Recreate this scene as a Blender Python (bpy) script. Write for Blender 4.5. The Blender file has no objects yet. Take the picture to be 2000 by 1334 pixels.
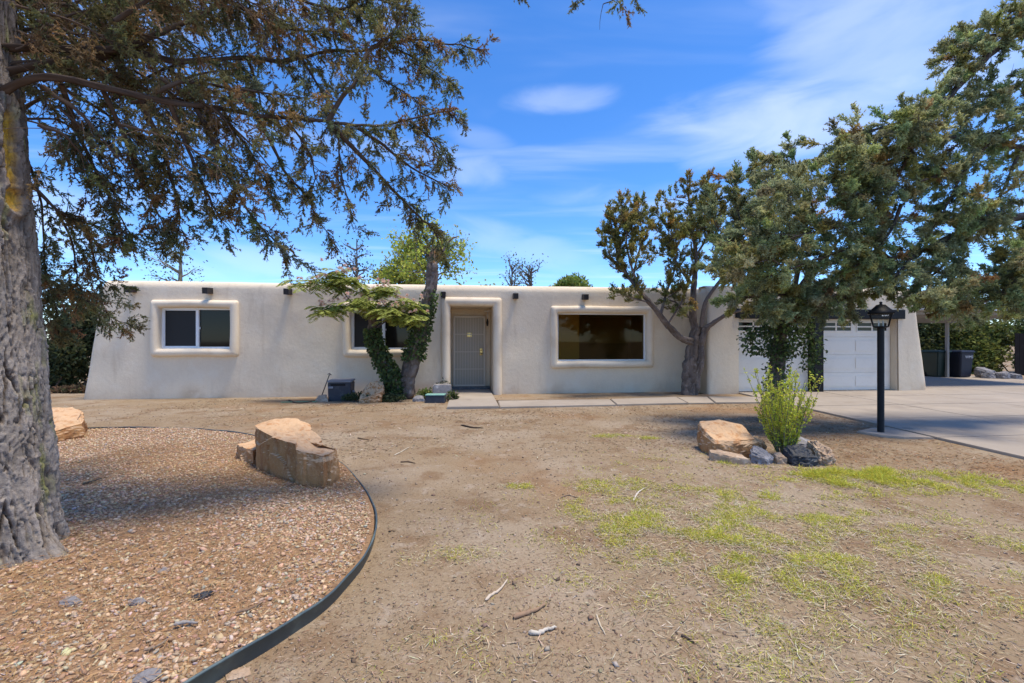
import bpy, bmesh, math, random
import numpy as np
from mathutils import Vector, Matrix, noise as mnoise

R = math.radians
scene = bpy.context.scene
COL = scene.collection

# ------------------------------------------------------------------ camera
CAM_Z = 1.42
FPX = 889.0                       # focal length in photo pixels (16 mm on 36 mm)
cam_d = bpy.data.cameras.new('camera')
cam_d.sensor_width = 36.0
cam_d.lens = 16.0
cam_d.clip_start = 0.05
cam_d.clip_end = 3000
cam = bpy.data.objects.new('camera', cam_d)
cam.location = (0, 0, CAM_Z)
cam.rotation_euler = (R(90), 0, 0)
COL.objects.link(cam)
scene.camera = cam

# ------------------------------------------------------------------ light
SUN_EL, SUN_AZ = 75.0, 100.0      # sun almost overhead, a little to the right and on the camera's side
world = bpy.data.worlds.new('World')
scene.world = world
world.use_nodes = True


def build_world():
    nt = world.node_tree
    N, L = nt.nodes, nt.links
    N.clear()
    out = N.new('ShaderNodeOutputWorld')
    bg = N.new('ShaderNodeBackground')
    bg.inputs['Strength'].default_value = 0.122
    sky = N.new('ShaderNodeTexSky')
    sky.sky_type = 'NISHITA'
    sky.sun_disc = False
    sky.sun_elevation = R(SUN_EL)
    sky.sun_rotation = R(SUN_AZ)
    sky.altitude = 1600
    sky.air_density = 0.85
    sky.dust_density = 0.7
    sky.ozone_density = 3.0
    hsv = N.new('ShaderNodeHueSaturation')
    hsv.inputs['Saturation'].default_value = 1.27
    hsv.inputs['Hue'].default_value = 0.505
    L.new(sky.outputs[0], hsv.inputs['Color'])

    def math_(op, a, b=None, c=None):
        n = N.new('ShaderNodeMath')
        n.operation = op
        for i, v in enumerate((a, b, c)):
            if v is None:
                continue
            if isinstance(v, (int, float)):
                n.inputs[i].default_value = v
            else:
                L.new(v, n.inputs[i])
        return n.outputs[0]
    geo = N.new('ShaderNodeTexCoord')
    sep = N.new('ShaderNodeSeparateXYZ')
    L.new(geo.outputs['Generated'], sep.inputs[0])
    x, y, z = sep.outputs
    az = math_('MULTIPLY', math_('ARCTAN2', x, y), 180 / math.pi)
    el = math_('MULTIPLY', math_('ARCSINE', z), 180 / math.pi)
    # high thin cloud: streaky noise on the cloud layer's own plane
    zz = math_('MAXIMUM', z, 0.06)
    comb = N.new('ShaderNodeCombineXYZ')
    L.new(math_('DIVIDE', x, zz), comb.inputs[0])
    L.new(math_('DIVIDE', y, zz), comb.inputs[1])
    mp = N.new('ShaderNodeMapping')
    mp.inputs['Rotation'].default_value = (0, 0, R(-18))
    mp.inputs['Scale'].default_value = (0.45, 1.5, 1)
    mp.inputs['Location'].default_value = (3.1, 1.7, 0)
    L.new(comb.outputs[0], mp.inputs['Vector'])
    nz = N.new('ShaderNodeTexNoise')
    nz.inputs['Scale'].default_value = 1.1
    nz.inputs['Detail'].default_value = 5
    nz.inputs['Roughness'].default_value = 0.52
    nz.inputs['Distortion'].default_value = 0.5
    L.new(mp.outputs[0], nz.inputs['Vector'])
    wisp = N.new('ShaderNodeMapRange')
    wisp.interpolation_type = 'SMOOTHSTEP'
    wisp.inputs['From Min'].default_value = 0.44
    wisp.inputs['From Max'].default_value = 0.82
    wisp.inputs['To Max'].default_value = 0.26
    L.new(nz.outputs[0], wisp.inputs[0])
    cloud = wisp.outputs[0]
    # cloud banks: centre azimuth, elevation, half sizes, tilt, strength
    banks = [(31, 22.6, 12.0, 3.2, -3, .46), (38.5, 29, 7.5, 9.0, 35, .34), (5.5, 28.0, 5.8, 1.3, 0, .26),
             (-4.5, 20.3, 4.2, 1.8, 6, .26), (-4.5, 24.0, 4.0, 1.2, -12, .14), (2, 11.5, 9, 1.8, -16, .20),
             (-20.5, 6.9, 4.2, 1.2, 0, .5), (-28, 9.0, 8, 2.0, 5, .25), (47, 22.5, 4.5, 2.4, 0, .45),
             (24, 15, 14, 2.0, -8, .22), (-52, 11, 9, 3, 0, .4), (80, 20, 16, 5, 10, .5), (-85, 24, 14, 4, -8, .45),
             (130, 22, 18, 5, 5, .5), (-135, 20, 16, 5, -8, .5), (178, 30, 16, 5, 0, .5)]
    n2 = N.new('ShaderNodeTexNoise')
    n2.inputs['Scale'].default_value = 5.0
    n2.inputs['Detail'].default_value = 5
    n2.inputs['Roughness'].default_value = 0.5
    n2.inputs['Distortion'].default_value = 0.6
    mp2 = N.new('ShaderNodeMapping')
    mp2.inputs['Scale'].default_value = (1, 1, 3.2)
    L.new(geo.outputs['Generated'], mp2.inputs['Vector'])
    L.new(mp2.outputs[0], n2.inputs['Vector'])
    warp = math_('MULTIPLY', math_('SUBTRACT', n2.outputs[0], 0.5), 4.6)
    for a0, e0, ra, re, tilt, k in banks:
        da = math_('SUBTRACT', az, a0)
        de = math_('SUBTRACT', el, e0)
        c, s = math.cos(R(tilt)), math.sin(R(tilt))
        u = math_('ADD', math_('MULTIPLY', da, c / ra), math_('MULTIPLY', de, s / ra))
        v = math_('ADD', math_('MULTIPLY', da, -s / re), math_('MULTIPLY', de, c / re))
        d2 = math_('ADD', math_('MULTIPLY', u, u), math_('MULTIPLY', v, v))
        d2 = math_('SUBTRACT', d2, warp)
        g = N.new('ShaderNodeMapRange')
        g.interpolation_type = 'SMOOTHERSTEP'
        g.inputs['From Min'].default_value = 2.4
        g.inputs['From Max'].default_value = -1.0
        g.inputs['To Max'].default_value = k
        L.new(d2, g.inputs[0])
        cloud = math_('MAXIMUM', cloud, g.outputs[0])
    mix = N.new('ShaderNodeMix')
    mix.data_type = 'RGBA'
    mix.inputs['B'].default_value = (4.0, 4.3, 4.8, 1)
    L.new(cloud, mix.inputs['Factor'])
    L.new(hsv.outputs[0], mix.inputs['A'])
    L.new(mix.outputs['Result'], bg.inputs['Color'])
    L.new(bg.outputs[0], out.inputs['Surface'])


build_world()
sun_d = bpy.data.lights.new('sun', 'SUN')
sun_d.energy = 2.0
sun_d.angle = R(14)
sun_d.color = (1.0, 0.88, 0.70)
sun = bpy.data.objects.new('sun', sun_d)
_d = Vector((math.sin(R(SUN_AZ)) * math.cos(R(SUN_EL)), math.cos(R(SUN_AZ)) * math.cos(R(SUN_EL)), math.sin(R(SUN_EL))))
sun.rotation_euler = (-_d).to_track_quat('-Z', 'Y').to_euler()
sun.location = (0, 0, 30)
COL.objects.link(sun)

scene.view_settings.view_transform = 'Standard'
scene.view_settings.look = 'None'
scene.view_settings.exposure = 1.28
scene.view_settings.gamma = 1.0
scene.view_settings.use_curve_mapping = False
scene.cycles.max_bounces = 8
scene.cycles.diffuse_bounces = 4
scene.cycles.transparent_max_bounces = 12

# ------------------------------------------------------------------ helpers
rng = np.random.default_rng(7)
random.seed(7)


def at(px, py, Y):
    """photo pixel at a chosen depth -> metres"""
    return np.array([(px - 1000) / FPX * Y, Y, CAM_Z - (py - 667) / FPX * Y])


def hash3(i, j, k, seed=0):
    n = (i.astype(np.int64) * 374761393 + j.astype(np.int64) * 668265263 + k.astype(np.int64) * 2147483647 + seed * 1274126177) & 0xFFFFFFFF
    n = ((n ^ (n >> 13)) * 1274126177) & 0xFFFFFFFF
    n = ((n ^ (n >> 16)) * 2246822519) & 0xFFFFFFFF
    return ((n ^ (n >> 15)) & 0xFFFFFF) / float(0xFFFFFF)


def vnoise(x, y, z=None, seed=0):
    x = np.asarray(x, float); y = np.asarray(y, float)
    z = np.zeros_like(x) if z is None else np.asarray(z, float)
    xi, yi, zi = np.floor(x), np.floor(y), np.floor(z)
    fx, fy, fz = x - xi, y - yi, z - zi
    sx, sy, sz = [f * f * (3 - 2 * f) for f in (fx, fy, fz)]
    xi, yi, zi = xi.astype(int), yi.astype(int), zi.astype(int)
    r = 0
    for dx in (0, 1):
        for dy in (0, 1):
            for dz in (0, 1):
                w = (sx if dx else 1 - sx) * (sy if dy else 1 - sy) * (sz if dz else 1 - sz)
                r = r + w * hash3(xi + dx, yi + dy, zi + dz, seed)
    return r * 2 - 1


def fbm(x, y, z=None, seed=0, oct=4, gain=.5):
    r, a, f = 0, 1.0, 1.0
    z = np.zeros_like(np.asarray(x, float)) if z is None else z
    for o in range(oct):
        r = r + a * vnoise(x * f, y * f, z * f, seed + o * 17)
        a *= gain
        f *= 2.03
    return r


def worley(x, y, seed=0, wrap=None):
    """F1, F2 and cell hash in 2-D"""
    xi, yi = np.floor(x).astype(int), np.floor(y).astype(int)
    f1 = np.full(x.shape, 9.0); f2 = np.full(x.shape, 9.0); cid = np.zeros(x.shape)
    for dx in (-1, 0, 1):
        for dy in (-1, 0, 1):
            cx, cy = xi + dx, yi + dy
            hx = cx % wrap if wrap else cx
            px = cx + hash3(hx, cy, cy * 0, seed)
            py = cy + hash3(hx, cy, cy * 0 + 5, seed)
            d = np.sqrt((px - x) ** 2 + (py - y) ** 2)
            new = d < f1
            f2 = np.where(new, f1, np.minimum(f2, d))
            cid = np.where(new, hash3(hx, cy, cy * 0 + 9, seed), cid)
            f1 = np.where(new, d, f1)
    return f1, f2, cid


def unit(v):
    return v / np.maximum(np.linalg.norm(v, axis=-1, keepdims=True), 1e-9)


def rnd_dir(n, g=None):
    return unit((g or rng).normal(size=(n, 3)))


def ground_z(x, y):
    x = np.asarray(x, float); y = np.asarray(y, float)
    fade = np.clip((10.2 - y) / 1.5, 0, 1) * np.clip((6.0 - x) / .8, 0, 1)
    return fade * (0.022 * vnoise(x * .7, y * .7, seed=3) + 0.010 * vnoise(x * 2.6, y * 2.6, seed=4) + 0.004 * vnoise(x * 8, y * 8, seed=5))


def finish(o, parent, **props):
    if parent is not None:
        o.parent = parent
    for k, v in props.items():
        if v:
            o[k] = v
    return o


def mesh_np(name, verts, faces, mat=None, parent=None, color=None, smooth=False, uniform=None, **props):
    """faces: int array (n,3) or (n,4), or list of lists"""
    verts = np.asarray(verts, np.float32).reshape(-1, 3)
    me = bpy.data.meshes.new(name)
    if isinstance(faces, np.ndarray):
        k = faces.shape[1]
        me.vertices.add(len(verts))
        me.vertices.foreach_set('co', verts.ravel())
        me.loops.add(faces.size)
        me.loops.foreach_set('vertex_index', faces.astype(np.int32).ravel())
        me.polygons.add(len(faces))
        me.polygons.foreach_set('loop_start', np.arange(0, faces.size, k, dtype=np.int32))
        me.update(calc_edges=True)
    else:
        me.from_pydata([tuple(map(float, v)) for v in verts], [], [list(map(int, f)) for f in faces])
    me.validate(verbose=False)
    if color is not None:
        a = me.attributes.new('tint', 'FLOAT_COLOR', 'POINT')
        c = np.ones((len(verts), 4), np.float32)
        c[:, :3] = color
        a.data.foreach_set('color', c.ravel())
    if smooth:
        me.polygons.foreach_set('use_smooth', np.ones(len(me.polygons), bool))
    if mat:
        me.materials.append(mat)
    o = bpy.data.objects.new(name, me)
    COL.objects.link(o)
    return finish(o, parent, **props)


def bm_obj(name, bm, mat=None, parent=None, smooth=False, **props):
    me = bpy.data.meshes.new(name)
    bmesh.ops.recalc_face_normals(bm, faces=bm.faces[:])
    bm.to_mesh(me)
    bm.free()
    if smooth:
        me.polygons.foreach_set('use_smooth', np.ones(len(me.polygons), bool))
    if mat:
        me.materials.append(mat)
    o = bpy.data.objects.new(name, me)
    COL.objects.link(o)
    return finish(o, parent, **props)


def empty(name, loc=(0, 0, 0), rz=0, **props):
    o = bpy.data.objects.new(name, None)
    o.location = loc
    o.rotation_euler = (0, 0, rz)
    o.empty_display_size = .1
    COL.objects.link(o)
    return finish(o, None, **props)


def box(bm, x0, x1, y0, y1, z0, z1):
    vs = [bm.verts.new((x, y, z)) for z in (z0, z1) for x, y in ((x0, y0), (x1, y0), (x1, y1), (x0, y1))]
    for f in ((0, 3, 2, 1), (4, 5, 6, 7), (0, 1, 5, 4), (1, 2, 6, 5), (2, 3, 7, 6), (3, 0, 4, 7)):
        bm.faces.new([vs[i] for i in f])
    return vs


def box_obj(name, b, mat, parent=None, bevel=0.0, **props):
    bm = bmesh.new()
    for q in (b if isinstance(b, list) else [b]):
        box(bm, *q)
    if bevel:
        bmesh.ops.bevel(bm, geom=bm.edges[:], offset=bevel, segments=2, affect='EDGES', profile=.6)
    return bm_obj(name, bm, mat, parent, **props)


def catmull(P, n=8):
    P = np.asarray(P, float)
    if len(P) < 3:
        t = np.linspace(0, 1, n + 1)[:, None]
        return P[0] * (1 - t) + P[-1] * t
    Q = np.vstack([2 * P[0] - P[1], P, 2 * P[-1] - P[-2]])
    out = []
    for i in range(1, len(Q) - 2):
        p0, p1, p2, p3 = Q[i - 1:i + 3]
        t = np.linspace(0, 1, n, endpoint=False)[:, None]
        out.append(.5 * (2 * p1 + (p2 - p0) * t + (2 * p0 - 5 * p1 + 4 * p2 - p3) * t * t + (3 * p1 - p0 - 3 * p2 + p3) * t ** 3))
    out.append(P[-1][None])
    return np.vstack(out)


def tube_arrays(P, rad, seg=6, cap=True):
    """verts, quads of a tube along polyline P"""
    P = np.asarray(P, float)
    n = len(P)
    rad = np.broadcast_to(np.asarray(rad, float), (n,))
    T = unit(np.gradient(P, axis=0))
    up = np.array([0, 0, 1.0]) if abs(T[0][2]) < .9 else np.array([1.0, 0, 0])
    A = unit(np.cross(T, up))
    for i in range(1, n):           # keep the frame from flipping
        if np.dot(A[i], A[i - 1]) < 0:
            A[i] = -A[i]
    B = np.cross(T, A)
    th = np.linspace(0, 2 * np.pi, seg, endpoint=False)
    V = P[:, None] + rad[:, None, None] * (A[:, None] * np.cos(th)[None, :, None] + B[:, None] * np.sin(th)[None, :, None])
    i = np.arange(n - 1)[:, None] * seg
    j = np.arange(seg)[None]
    j2 = (j + 1) % seg
    F = np.stack([i + j, i + j2, i + seg + j2, i + seg + j], -1).reshape(-1, 4)
    return V.reshape(-1, 3), F


class Acc:
    """collects vertex/face blocks into one mesh"""
    def __init__(s):
        s.V, s.F, s.C, s.n = [], [], [], 0

    def add(s, V, F, C=None):
        s.V.append(V); s.F.append(F + s.n); s.n += len(V)
        s.C.append(np.broadcast_to(np.asarray(C if C is not None else (1, 1, 1), float), (len(V), 3)))

    def tube(s, P, rad, seg=6, C=None):
        s.add(*tube_arrays(P, rad, seg), C)

    def build(s, name, mat, parent=None, smooth=True, **props):
        return mesh_np(name, np.vstack(s.V), np.vstack(s.F), mat, parent, np.vstack(s.C), smooth, **props)


# ------------------------------------------------------------------ materials
def nodes_of(m):
    m.use_nodes = True
    nt = m.node_tree
    nt.nodes.clear()
    return nt, nt.nodes, nt.links


def mat(name, col=(.5, .5, .5), rough=.8, spec=.25, metal=0, attr=False, noises=(), bumps=(), trans=0.0, coord='Object', emit=None):
    """noises: (scale, colour2, lo, hi, detail[, stretch])  bumps: (scale, strength, distance[, stretch])"""
    m = bpy.data.materials.new(name)
    nt, N, L = nodes_of(m)
    out = N.new('ShaderNodeOutputMaterial')
    p = N.new('ShaderNodeBsdfPrincipled')
    p.inputs['Roughness'].default_value = rough
    p.inputs['Specular IOR Level'].default_value = spec
    p.inputs['Metallic'].default_value = metal
    if coord == 'World':
        vec = N.new('ShaderNodeNewGeometry').outputs['Position']
    else:
        vec = N.new('ShaderNodeTexCoord').outputs['Object']

    def vmap(st):
        if not st:
            return vec
        mp = N.new('ShaderNodeMapping')
        mp.inputs['Scale'].default_value = st
        L.new(vec, mp.inputs['Vector'])
        return mp.outputs[0]
    if attr:
        a = N.new('ShaderNodeAttribute')
        a.attribute_name = 'tint'
        cur = a.outputs['Color']
        if tuple(col) != (1, 1, 1):
            mm = N.new('ShaderNodeMix'); mm.data_type = 'RGBA'; mm.blend_type = 'MULTIPLY'
            mm.inputs['Factor'].default_value = 1
            mm.inputs['B'].default_value = (*col, 1)
            L.new(cur, mm.inputs['A'])
            cur = mm.outputs['Result']
    else:
        rgb = N.new('ShaderNodeRGB')
        rgb.outputs[0].default_value = (*col, 1)
        cur = rgb.outputs[0]
    for nz in noises:
        sc, c2, lo, hi, det = nz[:5]
        t = N.new('ShaderNodeTexNoise')
        t.inputs['Scale'].default_value = sc
        t.inputs['Detail'].default_value = min(det, 4)
        t.inputs['Roughness'].default_value = .6
        L.new(vmap(nz[5] if len(nz) > 5 else None), t.inputs['Vector'])
        mr = N.new('ShaderNodeMapRange')
        mr.inputs['From Min'].default_value = lo
        mr.inputs['From Max'].default_value = hi
        mr.interpolation_type = 'SMOOTHSTEP'
        L.new(t.outputs[0], mr.inputs[0])
        mx = N.new('ShaderNodeMix'); mx.data_type = 'RGBA'
        L.new(mr.outputs[0], mx.inputs['Factor'])
        L.new(cur, mx.inputs['A'])
        mx.inputs['B'].default_value = (*c2[:3], 1)
        if len(c2) > 3:
            mr.inputs['To Max'].default_value = c2[3]
        cur = mx.outputs['Result']
    L.new(cur, p.inputs['Base Color'])
    prev = None
    for b in bumps:
        sc, st, dist = b[:3]
        t = N.new('ShaderNodeTexNoise')
        t.inputs['Scale'].default_value = sc
        t.inputs['Detail'].default_value = 1.5
        L.new(vmap(b[3] if len(b) > 3 else None), t.inputs['Vector'])
        bp = N.new('ShaderNodeBump')
        bp.inputs['Strength'].default_value = st
        bp.inputs['Distance'].default_value = dist
        L.new(t.outputs[0], bp.inputs['Height'])
        if prev:
            L.new(prev, bp.inputs['Normal'])
        prev = bp.outputs[0]
    if prev:
        L.new(prev, p.inputs['Normal'])
    sh = p.outputs[0]
    if trans:
        tr = N.new('ShaderNodeBsdfTranslucent')
        L.new(cur, tr.inputs['Color'])
        ms = N.new('ShaderNodeMixShader')
        ms.inputs[0].default_value = trans
        L.new(sh, ms.inputs[1]); L.new(tr.outputs[0], ms.inputs[2])
        sh = ms.outputs[0]
    L.new(sh, out.inputs['Surface'])
    return m


def glass_mat(name, tint, refl=1.0):
    m = bpy.data.materials.new(name)
    nt, N, L = nodes_of(m)
    out = N.new('ShaderNodeOutputMaterial')
    tr = N.new('ShaderNodeBsdfTransparent'); tr.inputs[0].default_value = (*tint, 1)
    gl = N.new('ShaderNodeBsdfGlossy'); gl.inputs['Roughness'].default_value = .01
    fr = N.new('ShaderNodeFresnel'); fr.inputs[0].default_value = 1.24
    ms = N.new('ShaderNodeMixShader')
    L.new(fr.outputs[0], ms.inputs[0]); L.new(tr.outputs[0], ms.inputs[1]); L.new(gl.outputs[0], ms.inputs[2])
    L.new(ms.outputs[0], out.inputs[0])
    return m


M = {}
M['dirt'] = mat('dirt', (.265, .196, .122), .95, .1, coord='World', noises=[
    (.55, (.330, .265, .190, .9), .42, .64, 4), (1.7, (.20, .128, .072, .8), .50, .66, 4), (5.5, (.36, .295, .23, .65), .56, .72, 3),
    (.33, (.27, .155, .075, .65), .50, .68, 4), (38, (.16, .105, .065, .75), .54, .70, 4), (95, (.45, .36, .27, .6), .58, .72, 3)],
    bumps=[(9, .5, .03), (45, .7, .012), (160, .7, .005)])
M['bed'] = mat('bed_soil', (.29, .18, .10), .95, .1, coord='World', noises=[
    (1.6, (.30, .19, .115, .8), .45, .68, 5), (30, (.14, .085, .05, .8), .52, .68, 4), (90, (.42, .30, .21, .6), .56, .7, 3)],
    bumps=[(30, .7, .02), (120, .7, .006)])
M['pebble'] = mat('pebble', (1, 1, 1), .75, .25, attr=True, coord='World', noises=[(120, (.30, .24, .20, .35), .5, .7, 3)])
M['litter'] = mat('litter', (1, 1, 1), .85, .15, attr=True)
M['grass'] = mat('grass', (1, 1, 1), .7, .2, attr=True, trans=.3)
M['leaf'] = mat('leaf', (1, 1, 1), .65, .25, attr=True, trans=.40)
M['needle'] = mat('needle', (1, 1, 1), .7, .2, attr=True, trans=.5)
M['bark'] = mat('bark', (1, 1, 1), .9, .12, attr=True, noises=[(14, (.30, .27, .25, .5), .5, .7, 5), (60, (.10, .08, .07, .5), .52, .7, 3)],
                bumps=[(35, .8, .02, (1, 1, .35)), (140, .6, .006)])
M['twig'] = mat('twig', (1, 1, 1), .9, .1, attr=True)
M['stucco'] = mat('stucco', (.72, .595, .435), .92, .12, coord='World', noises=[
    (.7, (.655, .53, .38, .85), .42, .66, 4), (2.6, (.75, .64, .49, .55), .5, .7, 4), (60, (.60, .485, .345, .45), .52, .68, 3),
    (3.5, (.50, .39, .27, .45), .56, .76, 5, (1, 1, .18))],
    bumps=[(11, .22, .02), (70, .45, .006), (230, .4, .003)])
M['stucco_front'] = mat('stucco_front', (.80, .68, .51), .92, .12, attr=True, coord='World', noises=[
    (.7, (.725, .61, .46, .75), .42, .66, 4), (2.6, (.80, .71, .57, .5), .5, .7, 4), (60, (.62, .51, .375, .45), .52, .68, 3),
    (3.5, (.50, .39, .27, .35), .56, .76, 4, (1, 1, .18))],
    bumps=[(11, .3, .02), (70, .55, .007), (230, .5, .003)])
M['stucco_trim'] = mat('stucco_trim', (.80, .69, .53), .9, .14, coord='World', noises=[
    (1.8, (.67, .55, .40, .8), .45, .7, 4), (50, (.63, .52, .39, .4), .52, .7, 3)], bumps=[(60, .25, .004)])
M['white'] = mat('white_paint', (.74, .74, .73), .5, .4, noises=[(3, (.66, .65, .63, .6), .5, .7, 4)])
M['vinyl'] = mat('white_vinyl', (.78, .79, .78), .35, .45)
M['garage'] = mat('garage_white', (.82, .775, .69), .55, .35, noises=[(1.2, (.76, .71, .62, .6), .48, .7, 4), (18, (.72, .66, .57, .35), .55, .7, 4)])
M['black'] = mat('black_paint', (.009, .009, .010), .5, .2, noises=[(8, (.018, .018, .018, .5), .5, .7, 4)])
M['darkbrown'] = mat('dark_brown_metal', (.022, .017, .017), .5, .35, noises=[(6, (.05, .038, .034, .6), .5, .75, 4)])
M['pane'] = mat('dark_pane', (.014, .013, .010), .04, .22)
M['screen'] = mat('insect_screen', (.018, .018, .018), .55, .3)
M['glass'] = glass_mat('bronze_glass', (.88, .80, .62))
M['clear'] = glass_mat('clear_glass', (.93, .94, .92))
M['room'] = mat('room_wall', (.62, .47, .26), .9, .1)
M['roomlight'] = mat('room_wall_light', (.80, .62, .26), .9, .1)
M['roomfloor'] = mat('room_floor', (.42, .30, .18), .7, .2)
M['doorgrey'] = mat('door_paint', (.44, .385, .30), .6, .3, noises=[(4, (.38, .36, .33, .5), .5, .7, 3)])
M['grille'] = mat('grille_paint', (.60, .53, .43), .5, .4)
M['brass'] = mat('brass', (.60, .43, .17), .3, .5, metal=1)
M['concrete'] = mat('concrete', (.345, .30, .25), .9, .15, coord='World', noises=[
    (.8, (.295, .252, .207, .85), .45, .68, 4), (4, (.39, .345, .295, .5), .52, .7, 4), (1.4, (.27, .23, .195, .5), .56, .72, 4), (40, (.33, .29, .25, .45), .52, .7, 4), (2.3, (.16, .135, .115, .5), .64, .74, 3), (.6, (.47, .40, .32, .4), .55, .7, 3)],
    bumps=[(30, .25, .006), (160, .35, .003)])
M['slabbase'] = mat('joint_dirt', (.10, .075, .055), .95, .1)
M['sandstone'] = mat('sandstone', (.58, .385, .225), .9, .12, noises=[
    (2.2, (.64, .44, .265, .8), .46, .66, 4, (1, 1, 2.5)), (5, (.44, .20, .075, .8), .50, .68, 4, (2.2, 2.2, .6)), (14, (.27, .145, .08, .55), .55, .72, 4), (70, (.62, .47, .33, .4), .52, .7, 3)],
    bumps=[(7, .5, .03), (30, .6, .012), (120, .4, .004)])
M['greyrock'] = mat('grey_rock', (.22, .21, .215), .8, .25, noises=[(6, (.42, .41, .42, .8), .5, .66, 5), (30, (.10, .10, .105, .6), .52, .7, 4)], bumps=[(14, .6, .02), (60, .5, .006)])
M['blackrock'] = mat('black_rock', (.028, .032, .040), .6, .4, noises=[(7, (.075, .09, .105, .8), .5, .7, 5)], bumps=[(14, .6, .02), (70, .5, .005)])
M['tanrock'] = mat('tan_rock', (.40, .29, .20), .9, .15, noises=[(9, (.52, .42, .32, .8), .48, .66, 5), (30, (.26, .17, .11, .6), .52, .7, 4)], bumps=[(16, .7, .02), (70, .5, .005)])
M['edging'] = mat('edging_plastic', (.060, .088, .100), .55, .35, noises=[(5, (.12, .165, .165, .8), .48, .7, 5), (40, (.22, .20, .17, .4), .6, .75, 4)])
M['boxplastic'] = mat('box_plastic', (.030, .036, .050), .5, .35, noises=[(6, (.075, .08, .09, .6), .5, .72, 4)])
M['boxtop'] = mat('box_top', (.20, .205, .23), .55, .35, noises=[(8, (.30, .30, .31, .6), .5, .7, 4)])
M['teal'] = mat('teal_lid', (.22, .43, .37), .5, .35, noises=[(10, (.30, .48, .42, .6), .5, .7, 4)])
M['stick'] = mat('stick', (1, 1, 1), .9, .1, attr=True, noises=[(40, (.10, .075, .06, .4), .52, .7, 3)])
M['binblue'] = mat('bin_plastic', (.022, .026, .042), .5, .35)
M['bingreen'] = mat('bin_plastic_green', (.014, .030, .024), .5, .35)
M['fence'] = mat('dark_wood', (.030, .024, .021), .9, .1, noises=[(5, (.055, .045, .038, .6), .5, .7, 4, (4, 4, .6))])
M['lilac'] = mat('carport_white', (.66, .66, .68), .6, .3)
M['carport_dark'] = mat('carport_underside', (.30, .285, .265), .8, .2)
M['bulb'] = mat('candle_tube', (.75, .72, .66), .5, .4)
M['petal'] = mat('petal', (1, 1, 1), .7, .2, attr=True, trans=.3)
M['hose'] = mat('hose_green', (.20, .34, .20), .5, .3)
M['roofing'] = mat('roofing', (.42, .40, .38), .95, .1)
M['tile'] = mat('threshold_tile', (.085, .095, .105), .5, .35, noises=[(20, (.16, .17, .18, .7), .48, .66, 3)])

# ================================================================== SETTING
def axis(spans):
    out = []
    for a, b, st in spans:
        out.append(np.arange(a, b, st))
    out.append([spans[-1][1]])
    return np.concatenate(out)


def build_ground():
    xs = axis([(-1500, -300, 300), (-300, -40, 40), (-40, -12, 2), (-12, -6, .3), (-6, 6.4, .07), (6.4, 14, .5), (14, 40, 2), (40, 300, 40), (300, 1500, 300)])
    ys = axis([(-1500, -300, 300), (-300, -20, 40), (-20, 0, 2), (0, 1, .2), (1, 9, .07), (9, 12, .2), (12, 40, 2), (40, 300, 40), (300, 2400, 300)])
    X, Y = np.meshgrid(xs, ys)
    Z = ground_z(X, Y)
    n, m_ = X.shape
    i = np.arange(n - 1)[:, None] * m_
    j = np.arange(m_ - 1)[None]
    F = np.stack([i + j, i + j + 1, i + m_ + j + 1, i + m_ + j], -1).reshape(-1, 4)
    mesh_np('ground', np.stack([X, Y, Z], -1).reshape(-1, 3), F, M['dirt'], smooth=True, kind='structure')


build_ground()

# --- gravel bed inside the curved plastic edging
EDGE = np.array([(-9.6, 6.0), (-8.3, 6.95), (-6.73, 7.21), (-5.24, 7.17), (-3.93, 6.71), (-2.95, 6.12), (-2.13, 5.42), (-1.53, 4.54), (-1.23, 3.97), (-1.08, 3.58), (-0.99, 3.21),
                 (-0.96, 2.85), (-0.99, 2.51), (-1.09, 2.2), (-1.24, 1.89), (-1.6, 1.35), (-2.3, .75), (-3.4, .35), (-5, .2), (-7, .5), (-9, 1.7), (-10, 3.8)])
_ec = np.vstack([EDGE, EDGE[:1]])
EDGE_C = catmull(np.hstack([_ec, np.zeros((len(_ec), 1))]), 10)[:-1, :2]


def in_bed(x, y, grow=0.0):
    """even-odd test against the edging curve"""
    P = EDGE_C
    c = P.mean(0)
    P = c + (P - c) * (1 + grow)
    Q = np.roll(P, -1, axis=0)
    ins = np.zeros(np.shape(x), bool)
    for (x0, y0), (x1, y1) in zip(P, Q):
        cond = ((y0 > y) != (y1 > y))
        with np.errstate(divide='ignore', invalid='ignore'):
            xi = (x1 - x0) * (y - y0) / (y1 - y0) + x0
        ins ^= cond & (x < xi)
    return ins


def bed_z(x, y):
    return ground_z(x, y) + .040 + .010 * vnoise(np.asarray(x) * 3, np.asarray(y) * 3, seed=21)


def build_bed():
    C = np.array([-4.6, 3.9])
    t = np.linspace(0, 1, 70) ** .8
    P = C + (EDGE_C[None] - C) * t[:, None, None] * .999
    Z = bed_z(P[..., 0], P[..., 1])
    V = np.concatenate([P, Z[..., None]], -1)
    n, m_ = P.shape[:2]
    i = np.arange(n - 1)[:, None] * m_
    j = np.arange(m_)[None]
    F = np.stack([i + j, i + (j + 1) % m_, i + m_ + (j + 1) % m_, i + m_ + j], -1).reshape(-1, 4)
    mesh_np('gravel_bed', V.reshape(-1, 3), F, M['bed'], smooth=True, kind='structure')


build_bed()


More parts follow.
